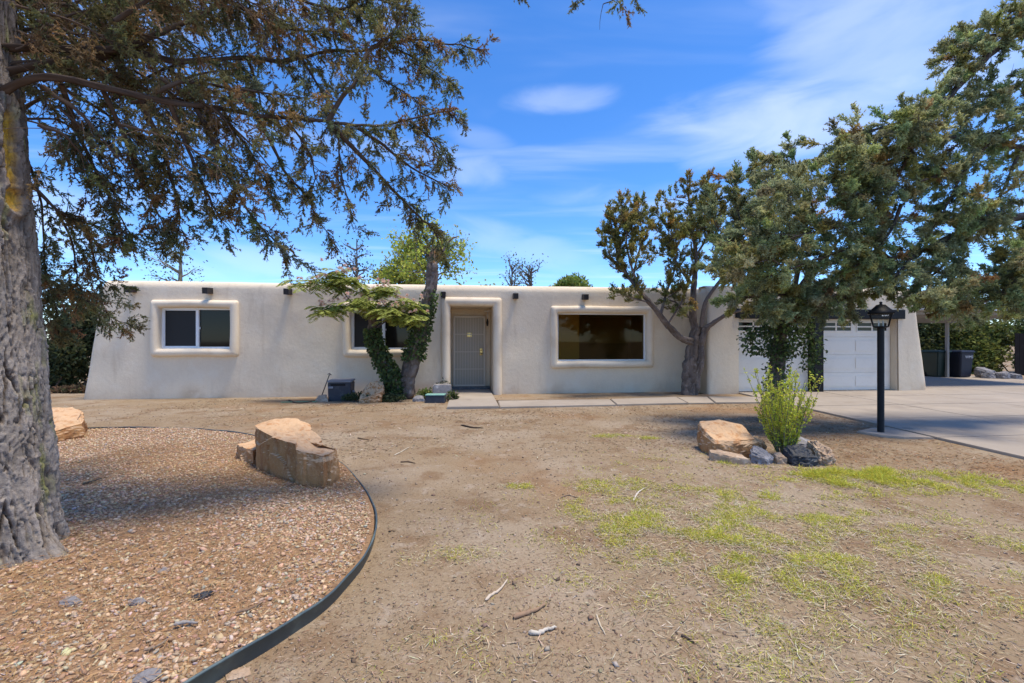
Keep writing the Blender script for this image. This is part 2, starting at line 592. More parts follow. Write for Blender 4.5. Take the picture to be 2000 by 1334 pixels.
def build_edging():
    P = EDGE_C
    T = unit(np.roll(P, -1, 0) - np.roll(P, 1, 0))
    Nn = np.stack([T[:, 1], -T[:, 0]], -1)
    c = P.mean(0)
    Nn = np.where(((P - c) * Nn).sum(1, keepdims=True) < 0, -Nn, Nn)
    gz = ground_z(P[:, 0], P[:, 1])
    wob = .010 * vnoise(P[:, 0] * 2, P[:, 1] * 2, seed=8)
    near = np.clip((4.3 - P[:, 1]) / 1.2, 0, 1)
    top = gz + .045 + .034 * near + wob
    lean = (.018 * near)[:, None]
    prof = [(0.004, -.08, 0), (0.004, 1, 1), (0.007, 1.0, 1), (-.002, 1.0, 1), (-.004, -.08, 0)]
    rows = []
    for off, zz, k in prof:
        z = top if k else gz - .05
        p2 = P + Nn * off + (Nn * lean if k else 0)
        rows.append(np.concatenate([p2, z[:, None]], 1))
    # rolled bead on top
    for a in np.linspace(0, 2 * np.pi, 7):
        pass
    V = np.stack(rows, 1)
    n, m_ = V.shape[:2]
    i = np.arange(n)[:, None]
    j = np.arange(m_ - 1)[None]
    F = np.stack([i * m_ + j, ((i + 1) % n) * m_ + j, ((i + 1) % n) * m_ + j + 1, i * m_ + j + 1], -1).reshape(-1, 4)
    root = mesh_np('lawn_edging', V.reshape(-1, 3), F, M['edging'], label='dark green plastic lawn edging strip curving round the gravel bed', category='edging')
    bead = np.concatenate([P + Nn * (.002 + lean), (top + .002)[:, None]], 1)
    bead = np.vstack([bead, bead[:1]])
    Vb, Fb = tube_arrays(bead, .007, 6)
    mesh_np('bead', Vb, Fb, M['edging'], root, smooth=True)


build_edging()


# --- house frame: local x along the facade, local y into the house
HA = math.atan(.114)
HC, HS = math.cos(HA), math.sin(HA)
HO = np.array([0, 12.29, 0])


def hw(u, off, z):
    return np.array([u * HC - off * HS, 12.29 + u * HS + off * HC, z])


# --- concrete: entry slab, walkway slabs, driveway slabs
def slab(name, quad, z0, z1, parent, m='concrete', bev=.012):
    bm = bmesh.new()
    lo = [bm.verts.new((x, y, z0)) for x, y in quad]
    hi = [bm.verts.new((x, y, z1)) for x, y in quad]
    bm.faces.new(hi)
    bm.faces.new(lo[::-1])
    k = len(quad)
    for i in range(k):
        bm.faces.new([lo[i], lo[(i + 1) % k], hi[(i + 1) % k], hi[i]])
    bmesh.ops.recalc_face_normals(bm, faces=bm.faces[:])
    es = [e for e in bm.edges if all(v.co.z > z1 - 1e-5 for v in e.verts)]
    bmesh.ops.bevel(bm, geom=es, offset=bev, segments=2, affect='EDGES')
    return bm_obj(name, bm, M[m], parent)


walk = mesh_np('walkway', [(-1.3, 9.6, .004), (5.9, 10.5, .004), (5.9, 11.4, .004), (-.4, 11.0, .004)], [[0, 1, 2, 3]], M['slabbase'], kind='structure')
e0, e1 = hw(-1.63, .9, 0)[:2], hw(-.535, .9, 0)[:2]
slab('slab', [(-1.37, 9.58), (-.27, 9.68), tuple(e1), tuple(e0)], -.08, .045, walk)
g = .012
slab('slab', [(-.255, 9.66), (2.30, 10.02), (2.36, 10.98), (-.33, 10.72)], -.08, .030, walk)
slab('slab', [(2.32, 10.02), (3.98, 10.30), (4.12, 11.44), (2.38, 10.99)], -.08, .034, walk)
slab('slab', [(4.0, 10.31), (4.62, 10.36), (4.93, 11.50), (4.14, 11.44)], -.08, .026, walk)
slab('slab', [(4.64, 10.36), (6.12, 10.44), (6.12, 11.45), (4.95, 11.50)], -.08, .034, walk)

drive = mesh_np('driveway', [(6.16, -3, .003), (19.4, -3, .003), (19.4, 17.5, .003), (6.16, 12.0, .003)], [[0, 1, 2, 3]], M['slabbase'], kind='structure')
xe = [6.15, 8.55, 10.95, 13.35, 15.75, 18.6]
ye = [-2.4, -.75, .9, 2.55, 4.2, 5.88, 7.45, 9.05, 10.55, 12.15, 13.75, 15.35, 16.95]
for i in range(len(xe) - 1):
    for j in range(len(ye) - 1):
        x0, x1 = xe[i] + .005, xe[i + 1] - .005
        if j >= 8 and xe[i + 1] < 11.0:
            if j > 8:
                continue
        q = [(x0, ye[j] + .114 * x0 + .005), (x1, ye[j] + .114 * x1 + .005), (x1, ye[j + 1] + .114 * x1 - .005), (x0, ye[j + 1] + .114 * x0 - .005)]
        slab('slab', q, -.07, .034 + .004 * random.random(), drive, bev=.007)
# small footing pad round the lamp post, cast against the drive
slab('pad', [(5.36, 7.08), (5.5, 6.78), (5.72, 6.64), (6.13, 6.60), (6.13, 7.42), (5.8, 7.36)], -.06, .028, drive)

# ================================================================== HOUSE
house = empty('adobe_house', (0, 12.29, 0), HA, label='low flat-roofed beige stucco house with rounded parapet and two white garage doors', category='house')


def sorted_breaks(a, b, breaks, step):
    br = sorted(set([a, b] + [x for x in breaks if a < x < b]))
    out = []
    for p, q in zip(br[:-1], br[1:]):
        n = max(1, int(round((q - p) / step)))
        out += list(np.linspace(p, q, n, endpoint=False))
    return out + [b]


SPOUTS = (-9.381, -7.62, -5.72, -3.80, -1.83, .08, 1.99)


def facade(name, u0, u1, base_off, holes, top=2.94, rad=.19, depth=.42, bl=0.0, br=0.0, round_l=.1, round_r=.1, step=.13, seed=1):
    """front wall grid with openings, rounded parapet and battered ends"""
    us = sorted_breaks(u0, u1, [h[0] for h in holes] + [h[1] for h in holes] + [q + e for q in SPOUTS for e in (-.1, -.06, -.03, 0, .03, .06, .1, .14)] + [u0 + .015, u0 + .04, u0 + .08, u0 + .15, u1 - .15, u1 - .08, u1 - .04, u1 - .015], step)
    zs = sorted_breaks(-.12, top - rad, [h[2] for h in holes] + [h[3] for h in holes] + [.03], step)
    rows = [(0, z) for z in zs]
    for a in np.linspace(0, 90, 7)[1:]:
        rows.append((rad - rad * math.cos(R(a)), top - rad + rad * math.sin(R(a))))
    for o_ in (depth * .75, depth):
        rows.append((o_, top - .004))
    rows.append((depth + .03, 2.5))
    us = np.array(us)
    U = np.repeat(us[None], len(rows), 0)
    OFF = np.repeat(np.array([r[0] for r in rows])[:, None], len(us), 1) + base_off
    Z = np.repeat(np.array([r[1] for r in rows])[:, None], len(us), 1)
    k = 1 - np.clip(Z / top, 0, 1)
    U2 = U - bl * k * np.clip((u0 + 1.3 - U) / 1.3, 0, 1) + br * k * np.clip((U - (u1 - .55)) / .55, 0, 1)
    dl, dr = U - u0, u1 - U
    for d_, rr in ((dl, round_l), (dr, round_r)):
        if rr:
            q = np.clip(rr - d_, 0, rr)
            OFF = OFF + (rr - np.sqrt(np.maximum(rr * rr - q * q, 0)))
    nz = .012 * vnoise(U * 1.1, Z * 1.3, seed=seed) + .006 * vnoise(U * 3.3, Z * 3.3, seed=seed + 1)
    lim = np.ones_like(U)
    for h in holes:
        dx = np.maximum(np.maximum(h[0] - U, U - h[1]), 0)
        dz = np.maximum(np.maximum(h[2] - Z, Z - h[3]), 0)
        lim *= np.clip(np.hypot(dx, dz) / .3, 0, 1)
    OFF = OFF + nz * lim
    Z = Z + np.where(Z > top - .03, .010 * vnoise(U * .8, U * 0, seed=seed + 2), 0)
    V = np.stack([U2, OFF, Z], -1)
    # dirt splashed up from the yard and rain streaks under the roof spouts
    spl = np.clip(.30 + .22 * vnoise(U * 2.1, U * 0, seed=seed + 5) - Z, 0, 1) * 2.2 * (.6 + .4 * vnoise(U * 6, Z * 6, seed=seed + 6))
    stain = np.clip(spl, 0, .55)
    for su in SPOUTS:
        w_ = .045 + .02 * vnoise(Z * 3, Z * 0 + su, seed=9)
        stain = np.maximum(stain, .42 * np.exp(-((U - su - .02) / w_) ** 2) * np.clip((Z - 1.3) / 1.2, 0, 1) * (Z < 2.66) * (.6 + .5 * vnoise(U * 9, Z * 2.2, seed=14)))
    TC = 1 - stain[..., None] * np.array([.42, .52, .62])
    nr, nc = U.shape
    F = []
    for r in range(nr - 1):
        zc = (rows[r][1] + rows[r + 1][1]) / 2
        for c in range(nc - 1):
            uc = (us[c] + us[c + 1]) / 2
            if rows[r + 1][0] == 0 and any(h[0] < uc < h[1] and h[2] < zc < h[3] for h in holes):
                continue
            F.append([r * nc + c, r * nc + c + 1, (r + 1) * nc + c + 1, (r + 1) * nc + c])
    o = mesh_np(name, V.reshape(-1, 3), F, M['stucco_front'], house, TC.reshape(-1, 3), smooth=True)
    return V


W1 = (-8.984, -6.942, 1.045, 2.46)
W2 = (-4.405, -2.382, 1.014, 2.441)
W3 = (1.054, 3.966, .689, 2.397)
DR = (-1.887, -.278, -.12, 2.602)
sw = .20


def inner(w, s=sw):
    return (w[0] + s, w[1] - s, w[2] + s, w[3] - s)


def hole(w):
    return (w[0] + .1, w[1] - .1, w[2] + .1, w[3] - .1)


Vf = facade('wall', -10.1, 5.45, 0, [hole(W1), hole(W2), hole(W3), (DR[0] + .12, DR[1] - .12, -.12, DR[3] - .12)], bl=.46, round_r=0, seed=11)


# end wall on the left, back wall, roof deck
def end_wall(u_top, batter, off0, off1, name='wall', sgn=-1, top=2.94):
    rows = []
    for z in np.linspace(-.12, top - .19, 8):
        rows.append((u_top + sgn * batter * (1 - max(z, 0) / top), z))
    for a in np.linspace(0, 90, 6)[1:]:
        rows.append((u_top - sgn * .19 * (1 - math.cos(R(a))), top - .19 + .19 * math.sin(R(a))))
    rows.append((u_top - sgn * .42, top - .005)); rows.append((u_top - sgn * .45, 2.5))
    offs = np.linspace(off0, off1, 30)
    V = [(u + .01 * math.sin(o * 3 + z * 2), o, z) for (u, z) in rows for o in offs]
    n = len(offs)
    F = [[r * n + c, r * n + c + 1, (r + 1) * n + c + 1, (r + 1) * n + c] for r in range(len(rows) - 1) for c in range(n - 1)]
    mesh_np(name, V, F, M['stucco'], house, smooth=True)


end_wall(-10.1, .46, .1, 9.0)
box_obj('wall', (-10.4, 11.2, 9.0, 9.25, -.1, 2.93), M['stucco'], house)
box_obj('roof', (-9.7, 5.2, .40, 9.0, 2.52, 2.62), M['roofing'], house)
box_obj('roof', (5.21, 11.0, -.3, 9.0, 2.53, 2.63), M['roofing'], house)


def surround(name, w, s, bulge, reveal, closed=True, m='stucco_trim'):
    """half-round stucco moulding round an opening, swept as nested rectangles"""
    u0, u1, z0, z1 = w
    prof = [(0, .02)]
    for a in np.linspace(0, 180, 11):
        prof.append((s / 2 - s / 2 * math.cos(R(a)), -bulge * math.sin(R(a)) ** .8))
    prof += [(s, reveal)]
    rings = []
    for ins, off in prof:
        rr = max(.07 - ins * .2, .015)
        pts = []
        cs = [((u0 + ins + rr, z1 - ins - rr), 180, 90), ((u1 - ins - rr, z1 - ins - rr), 90, 0)]
        if closed:
            cs += [((u1 - ins - rr, z0 + ins + rr), 0, -90), ((u0 + ins + rr, z0 + ins + rr), -90, -180)]
        if not closed:
            for q in np.linspace(0, 1, 12, endpoint=False):
                pts.append((u0 + ins, z0 + (z1 - ins - rr - z0) * q))
        for (cx, cz), a0, a1 in cs:
            for a in np.linspace(a0, a1, 5):
                pts.append((cx + rr * math.cos(R(a)), cz + rr * math.sin(R(a))))
        if not closed:
            for q in np.linspace(0, 1, 12)[1:]:
                pts.append((u1 - ins, (z1 - ins - rr) + (z0 - (z1 - ins - rr)) * q))
        # extra points along the straight sides so the hand-made waviness shows
        out = []
        n = len(pts)
        for i in range(n if closed else n - 1):
            p, q = pts[i], pts[(i + 1) % n]
            if closed and math.dist(p, q) > .4:
                for t in np.linspace(0, 1, 10, endpoint=False):
                    out.append((p[0] + (q[0] - p[0]) * t, p[1] + (q[1] - p[1]) * t))
            else:
                out.append(p)
        if not closed:
            out.append(pts[-1])
        rings.append([(x + .005 * math.sin(zz * 5 + x), off + (.008 * math.sin(x * 4.3 + zz * 3.1) if 0 < ins < s else 0), zz + .006 * math.sin(x * 3.7)) for x, zz in out])
    n = min(len(r) for r in rings)
    rings = [r[:n] for r in rings]
    V = [v for r in rings for v in r]
    F = []
    for k in range(len(rings) - 1):
        for i in range(n if closed else n - 1):
            F.append([k * n + i, k * n + (i + 1) % n, (k + 1) * n + (i + 1) % n, (k + 1) * n + i])
    return mesh_np(name, V, F, M[m], house, smooth=True)


def frame_boxes(u0, u1, z0, z1, t, y0, y1):
    return [(u0, u1, y0, y1, z0, z0 + t), (u0, u1, y0, y1, z1 - t, z1), (u0, u0 + t, y0 + .001, y1 - .001, z0 + t, z1 - t), (u1 - t, u1, y0 + .001, y1 - .001, z0 + t, z1 - t)]


def slider_window(w):
    surround('window_surround', w, sw, .13, .10)
    u0, u1, z0, z1 = inner(w)
    u0, u1, z0, z1 = u0 - .012, u1 + .012, z0 - .012, z1 + .012
    mid = (u0 + u1) / 2 + .01
    f = box_obj('window', frame_boxes(u0, u1, z0, z1, .055, .055, .14), M['vinyl'], house, bevel=.004)
    box_obj('meeting_rail', (mid - .03, mid + .03, .048, .12, z0 + .056, z1 - .056), M['vinyl'], f, bevel=.004)
    box_obj('pane', (u0 + .05, mid - .031, .094, .10, z0 + .05, z1 - .05), M['screen'], f)
    box_obj('pane', (mid + .031, u1 - .05, .104, .11, z0 + .05, z1 - .05), M['pane'], f)
    box_obj('sash', frame_boxes(u0 + .056, mid - .031, z0 + .056, z1 - .056, .018, .07, .093), M['vinyl'], f)
    box_obj('latch', (mid + .032, mid + .055, .07, .09, (z0 + z1) / 2 - .02, (z0 + z1) / 2 + .03), M['vinyl'], f, bevel=.003)


slider_window(W1)
slider_window(W2)

# picture window with the room behind it
surround('window_surround', W3, sw, .13, .10)
u0, u1, z0, z1 = inner(W3)
fr = box_obj('window', frame_boxes(u0 - .012, u1 + .012, z0 - .012, z1 + .012, .045, .055, .14), M['vinyl'], house, bevel=.004)
box_obj('pane', (u0 + .03, u1 - .03, .098, .104, z0 + .03, z1 - .03), M['glass'], fr)
rm = box_obj('interior_room', [(-.2, 5.4, 5.2, 5.25, .0, 2.5), (5.35, 5.4, .35, 5.2, .0, 2.5), (-.25, -.2, .35, 5.25, .0, 2.5), (-.2, 5.35, .35, 5.2, 2.4, 2.45)], M['room'], house)
box_obj('floor', (-.2, 5.35, .36, 5.2, .02, .06), M['roomfloor'], rm)
box_obj('partition', (1.85, 2.55, 2.6, 2.7, .06, 2.39), M['roomlight'], rm)
box_obj('cabinet', (3.0, 5.0, 4.6, 5.19, .06, 1.35), M['roomfloor'], rm)
box_obj('chair_back', [(1.15, 1.5, 1.2, 1.25, .6, 1.02), (1.15, 1.18, 1.2, 1.6, .06, .6), (1.47, 1.5, 1.2, 1.6, .06, .6)], M['white'], rm, bevel=.01)

# entry recess with security door
surround('door_surround', DR, .235, .14, .12, closed=False)
du0, du1 = -1.645, -.52
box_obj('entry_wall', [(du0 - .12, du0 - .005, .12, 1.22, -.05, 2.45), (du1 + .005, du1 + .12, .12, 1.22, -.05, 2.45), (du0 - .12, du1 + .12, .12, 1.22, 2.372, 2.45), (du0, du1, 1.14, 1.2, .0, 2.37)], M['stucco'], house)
box_obj('threshold', (du0 + .01, du1 - .01, .93, 1.138, .0, .12), M['tile'], house, bevel=.006)
dg0, dg1, dz0, dz1 = -1.585, -.665, .122, 2.16
door = box_obj('door', (dg0, dg1, 1.10, 1.138, dz0, dz1), M['doorgrey'], house)
fd = box_obj('security_gate', frame_boxes(dg0, dg1, dz0, dz1, .045, 1.055, 1.085), M['grille'], door, bevel=.003)
for k in range(1, 11):
    x = dg0 + .045 + (dg1 - dg0 - .09) * k / 11
    box_obj('bar', (x - .006, x + .006, 1.066, 1.076, dz0 + .045, dz1 - .045), M['grille'], door)
for z in (.62, 1.12, 1.63):
    box_obj('rail', (dg0 + .045, dg1 - .045, 1.060, 1.064, z - .012, z + .012), M['grille'], door)
box_obj('knocker', (-1.20, -1.05, 1.082, 1.10, 1.55, 1.68), M['brass'], door, bevel=.01)
box_obj('lock_plate', (dg1 - .16, dg1 - .08, 1.035, 1.055, 1.02, 1.22), M['brass'], door, bevel=.006)
bm = bmesh.new()
bmesh.ops.create_uvsphere(bm, u_segments=14, v_segments=8, radius=.034, matrix=Matrix.Translation((dg1 - .12, 1.005, 1.07)))
bm_obj('knob', bm, M['brass'], door, smooth=True)
bm = bmesh.new()
bmesh.ops.create_uvsphere(bm, u_segments=12, v_segments=8, radius=.02, matrix=Matrix.Translation((dg1 - .12, 1.02, 1.17)))
bm_obj('deadbolt', bm, M['brass'], door, smooth=True)
ac = Acc()
ac.tube([(du1 - .10, .72, 2.28), (du1 - .10, .72, 2.05)], .008, 6, (.5, .5, .5))
ac.tube([(du1 - .10, .72, 2.07), (du1 - .10, .72, 2.0), (du1 - .10, .72, 1.96), (du1 - .1, .72, 1.86)], [.01, .03, .035, .02], 10, (.03, .03, .03))
ac.tube([(du1 - .20, .72, 2.285), (du1 + .0, .72, 2.285)], .01, 6, (.6, .6, .6))
ac.build('entry_lantern', M['twig'], house)

# roof spouts
for u, z in ((-9.381, 2.70), (-7.62, 2.69), (-5.72, 2.69), (-3.80, 2.695), (-1.83, 2.66), (.08, 2.645), (1.99, 2.64)):
    bm = bmesh.new()
    vs = box(bm, u - .062, u + .062, -.27, .2, z - .075, z + .075)
    bmesh.ops.bevel(bm, geom=bm.edges[:], offset=.006, segments=1, affect='EDGES')
    bmesh.ops.rotate(bm, cent=(u, 0, z), matrix=Matrix.Rotation(R(4), 3, 'X'), verts=bm.verts[:])
    bm_obj('roof_spout', bm, M['darkbrown'], house)

# ---- garage wing, 0.7 m proud of the facade
GO = -.70
facade('wall', 5.20, 11.37, GO, [(6.08, 10.86, -.12, 2.30)], bl=0, br=.46, round_l=.06, round_r=.08, seed=31)
V = [(5.20, GO + .06, -.12), (5.20, .3, -.12), (5.20, .3, 2.75), (5.20, GO + .06, 2.75), (5.26, GO + .1, 2.89), (5.26, .5, 2.89), (5.4, GO + .2, 2.936), (5.4, .6, 2.936), (5.6, .6, 2.5)]
mesh_np('wall', V, [[0, 1, 2, 3], [3, 2, 5, 4], [4, 5, 7, 6]], M['stucco'], house)
end_wall(11.37, .46, GO + .06, 9.0, sgn=1)
box_obj('jamb', [(6.0, 6.079, GO + .04, GO + .42, -.05, 2.42), (10.861, 10.95, GO + .04, GO + .42, -.05, 2.42), (6.08, 10.86, GO + .04, GO + .42, 2.301, 2.42)], M['stucco'], house)
box_obj('header_beam', (5.98, 11.05, GO - .05, GO + .12, 2.055, 2.31), M['black'], house, bevel=.008)
box_obj('post', (8.30, 8.565, GO - .02, GO + .16, .03, 2.054), M['black'], house, bevel=.008)


def garage_door(a, b):
    z0, z1, yo = .045, 2.054, GO + .22
    d = box_obj('garage_door', (a, b, yo + .02, yo + .06, z0, z1), M['garage'], house)
    H = (z1 - z0) / 4
    mid = (a + b) / 2
    for r in range(4):
        s0, s1 = z0 + r * H + .006, z0 + (r + 1) * H - .006
        box_obj('section', (a + .004, b - .004, yo + .004, yo + .019, s0, s1), M['garage'], d, bevel=.004)
        for p, q in ((a + .07, mid - .05), (mid + .05, b - .07)):
            if r == 3:
                l0, l1 = s0 + .17, s1 - .10
                box_obj('window_frame', frame_boxes(p + .02, q - .02, l0 - .035, l1 + .035, .032, yo - .012, yo + .003), M['garage'], d, bevel=.003)
                pm = (p + q) / 2
                zm = (l0 + l1) / 2
                box_obj('muntin', [(pm - .022, pm + .022, yo - .010, yo + .003, l0 - .002, l1 + .002), (p + .053, pm - .023, yo - .009, yo + .003, zm - .018, zm + .018), (pm + .023, q - .053, yo - .009, yo + .003, zm - .018, zm + .018)], M['garage'], d)
                for x0, x1 in ((p + .054, pm - .023), (pm + .023, q - .054)):
                    for y0, y1 in ((l0, zm - .019), (zm + .019, l1)):
                        box_obj('pane', (x0, x1, yo + .0005, yo + .0035, y0, y1), M['pane'], d)
            else:
                bm = bmesh.new()
                box(bm, p, q, yo - .010, yo + .0035, s0 + .10, s1 - .10)
                f = [f for f in bm.faces if f.normal.y < -.9 or all(abs(v.co.y - (yo - .010)) < 1e-6 for v in f.verts)]
                bmesh.ops.inset_region(bm, faces=f, thickness=.03, depth=-.011)
                bm_obj('panel', bm, M['garage'], d)
    return d


garage_door(6.085, 8.298)
garage_door(8.567, 10.855)

# house number on the header
cu = bpy.data.curves.new('num', 'FONT')
cu.body = '207'
cu.size = .17
cu.shear = .25
cu.extrude = .004
to = bpy.data.objects.new('num', cu)
COL.objects.link(to)
bpy.context.view_layer.update()
me = bpy.data.meshes.new_from_object(to.evaluated_get(bpy.context.evaluated_depsgraph_get()))
bpy.data.objects.remove(to)
me.materials.append(M['white'])
num = bpy.data.objects.new('house_number', me)
COL.objects.link(num)
num.parent = house
num.location = (10.29, GO - .058, 2.13)
num.rotation_euler = (R(90), 0, 0)

# electrical bits by the inner corner
box_obj('meter_box', (5.06, 5.195, -.30, -.22, 1.36, 1.50), mat('meter', (.42, .30, .13), .6), house, bevel=.01)
ac = Acc()
ac.tube([(5.17, -.26, 1.36), (5.16, -.27, .9), (5.14, -.28, .4), (5.17, -.26, .1)], .007, 5, (.25, .2, .16))
ac.build('cable', M['twig'], house)

# ---- carport
cp = empty('carport', tuple(hw(11.6, 0, 0)), HA, label='flat metal carport with white fascia attached right of the garage', category='carport')
bm = bmesh.new()
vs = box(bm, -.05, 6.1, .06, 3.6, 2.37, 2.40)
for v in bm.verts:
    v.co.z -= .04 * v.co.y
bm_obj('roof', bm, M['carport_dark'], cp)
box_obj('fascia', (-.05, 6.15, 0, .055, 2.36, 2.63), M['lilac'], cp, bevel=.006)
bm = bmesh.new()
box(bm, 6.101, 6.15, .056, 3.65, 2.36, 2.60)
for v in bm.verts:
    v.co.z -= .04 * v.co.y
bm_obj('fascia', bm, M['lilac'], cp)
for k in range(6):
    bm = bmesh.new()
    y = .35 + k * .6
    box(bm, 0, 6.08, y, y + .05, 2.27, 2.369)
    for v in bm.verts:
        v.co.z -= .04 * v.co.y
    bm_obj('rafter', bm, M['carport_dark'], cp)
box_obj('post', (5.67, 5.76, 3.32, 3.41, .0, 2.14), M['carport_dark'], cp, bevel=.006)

# ================================================================== FOLIAGE TOOLS
def blades_mesh(P, D, Ln, W, C, flat=None):
    """diamond-shaped blades: base P, axis D, length, width, colour"""
    n = len(P)
    S = unit(np.cross(D, rnd_dir(n) if flat is None else unit(flat + .35 * rng.normal(size=(n, 3)))))
    Ln = np.broadcast_to(Ln, (n,))[:, None]
    W = np.broadcast_to(W, (n,))[:, None]
    V = np.stack([P, P + D * Ln * .45 + S * W * .5, P + D * Ln, P + D * Ln * .45 - S * W * .5], 1).reshape(-1, 3)
    F = np.arange(4 * n).reshape(n, 4)
    Cv = np.repeat(C, 4, axis=0)
    return V, F, Cv


def tri_blades(P, D, Ln, W, C):
    """the cheapest blade: one tapering triangle"""
    n = len(P)
    S = unit(np.cross(D, rnd_dir(n)))
    Ln = np.broadcast_to(Ln, (n,))[:, None]
    W = np.broadcast_to(W, (n,))[:, None]
    V = np.stack([P + S * W * .5, P - S * W * .5, P + D * Ln], 1).reshape(-1, 3)
    return V, np.arange(3 * n).reshape(n, 3), np.repeat(C, 3, axis=0)


def grow(P0, D0, Ln, steps, bend, wob):
    """many curves at once: returns (n, steps+1, 3)"""
    n = len(P0)
    out = [P0]
    d = unit(D0)
    p = P0
    st = (np.broadcast_to(Ln, (n,)) / steps)[:, None]
    for k in range(steps):
        d = unit(d + bend / steps + wob * rng.normal(size=(n, 3)))
        p = p + d * st
        out.append(p)
    return np.stack(out, 1)


def curves_mesh(Cv, r0, r1, seg=3):
    """(n, k, 3) curves -> thin tapered tubes"""
    n, k, _ = Cv.shape
    T = unit(np.gradient(Cv, axis=1))
    ref = np.where(np.abs(T[..., 2:3]) < .9, np.array([0, 0, 1.0]), np.array([1.0, 0, 0]))
    A = unit(np.cross(T, ref)); B = np.cross(T, A)
    th = np.linspace(0, 2 * np.pi, seg, endpoint=False)
    rr = np.linspace(0, 1, k)[None, :, None, None]
    r0 = np.broadcast_to(r0, (n,))[:, None, None, None]
    r1 = np.broadcast_to(r1, (n,))[:, None, None, None]
    rad = r0 * (1 - rr) + r1 * rr
    V = Cv[:, :, None] + rad * (A[:, :, None] * np.cos(th)[None, None, :, None] + B[:, :, None] * np.sin(th)[None, None, :, None])
    base = (np.arange(n) * k * seg)[:, None, None]
    i = (np.arange(k - 1) * seg)[None, :, None]
    j = np.arange(seg)[None, None]
    j2 = (j + 1) % seg
    F = np.stack([base + i + j, base + i + j2, base + i + seg + j2, base + i + seg + j], -1).reshape(-1, 4)
    return V.reshape(-1, 3), F


def resample(P, ds):
    d = np.r_[0, np.cumsum(np.linalg.norm(np.diff(P, axis=0), axis=1))]
    n = max(2, int(d[-1] / ds) + 1)
    s = np.linspace(0, d[-1], n)
    return np.stack([np.interp(s, d, P[:, i]) for i in range(3)], 1), s / max(d[-1], 1e-6)


def pick_colors(n, palette, weights, jit=.18):
    idx = rng.choice(len(palette), n, p=np.array(weights) / sum(weights))
    c = np.array(palette)[idx]
    return c * (1 + jit * rng.normal(size=(n, 1))).clip(.45, 1.7) * (1 + .06 * rng.normal(size=(n, 3)))


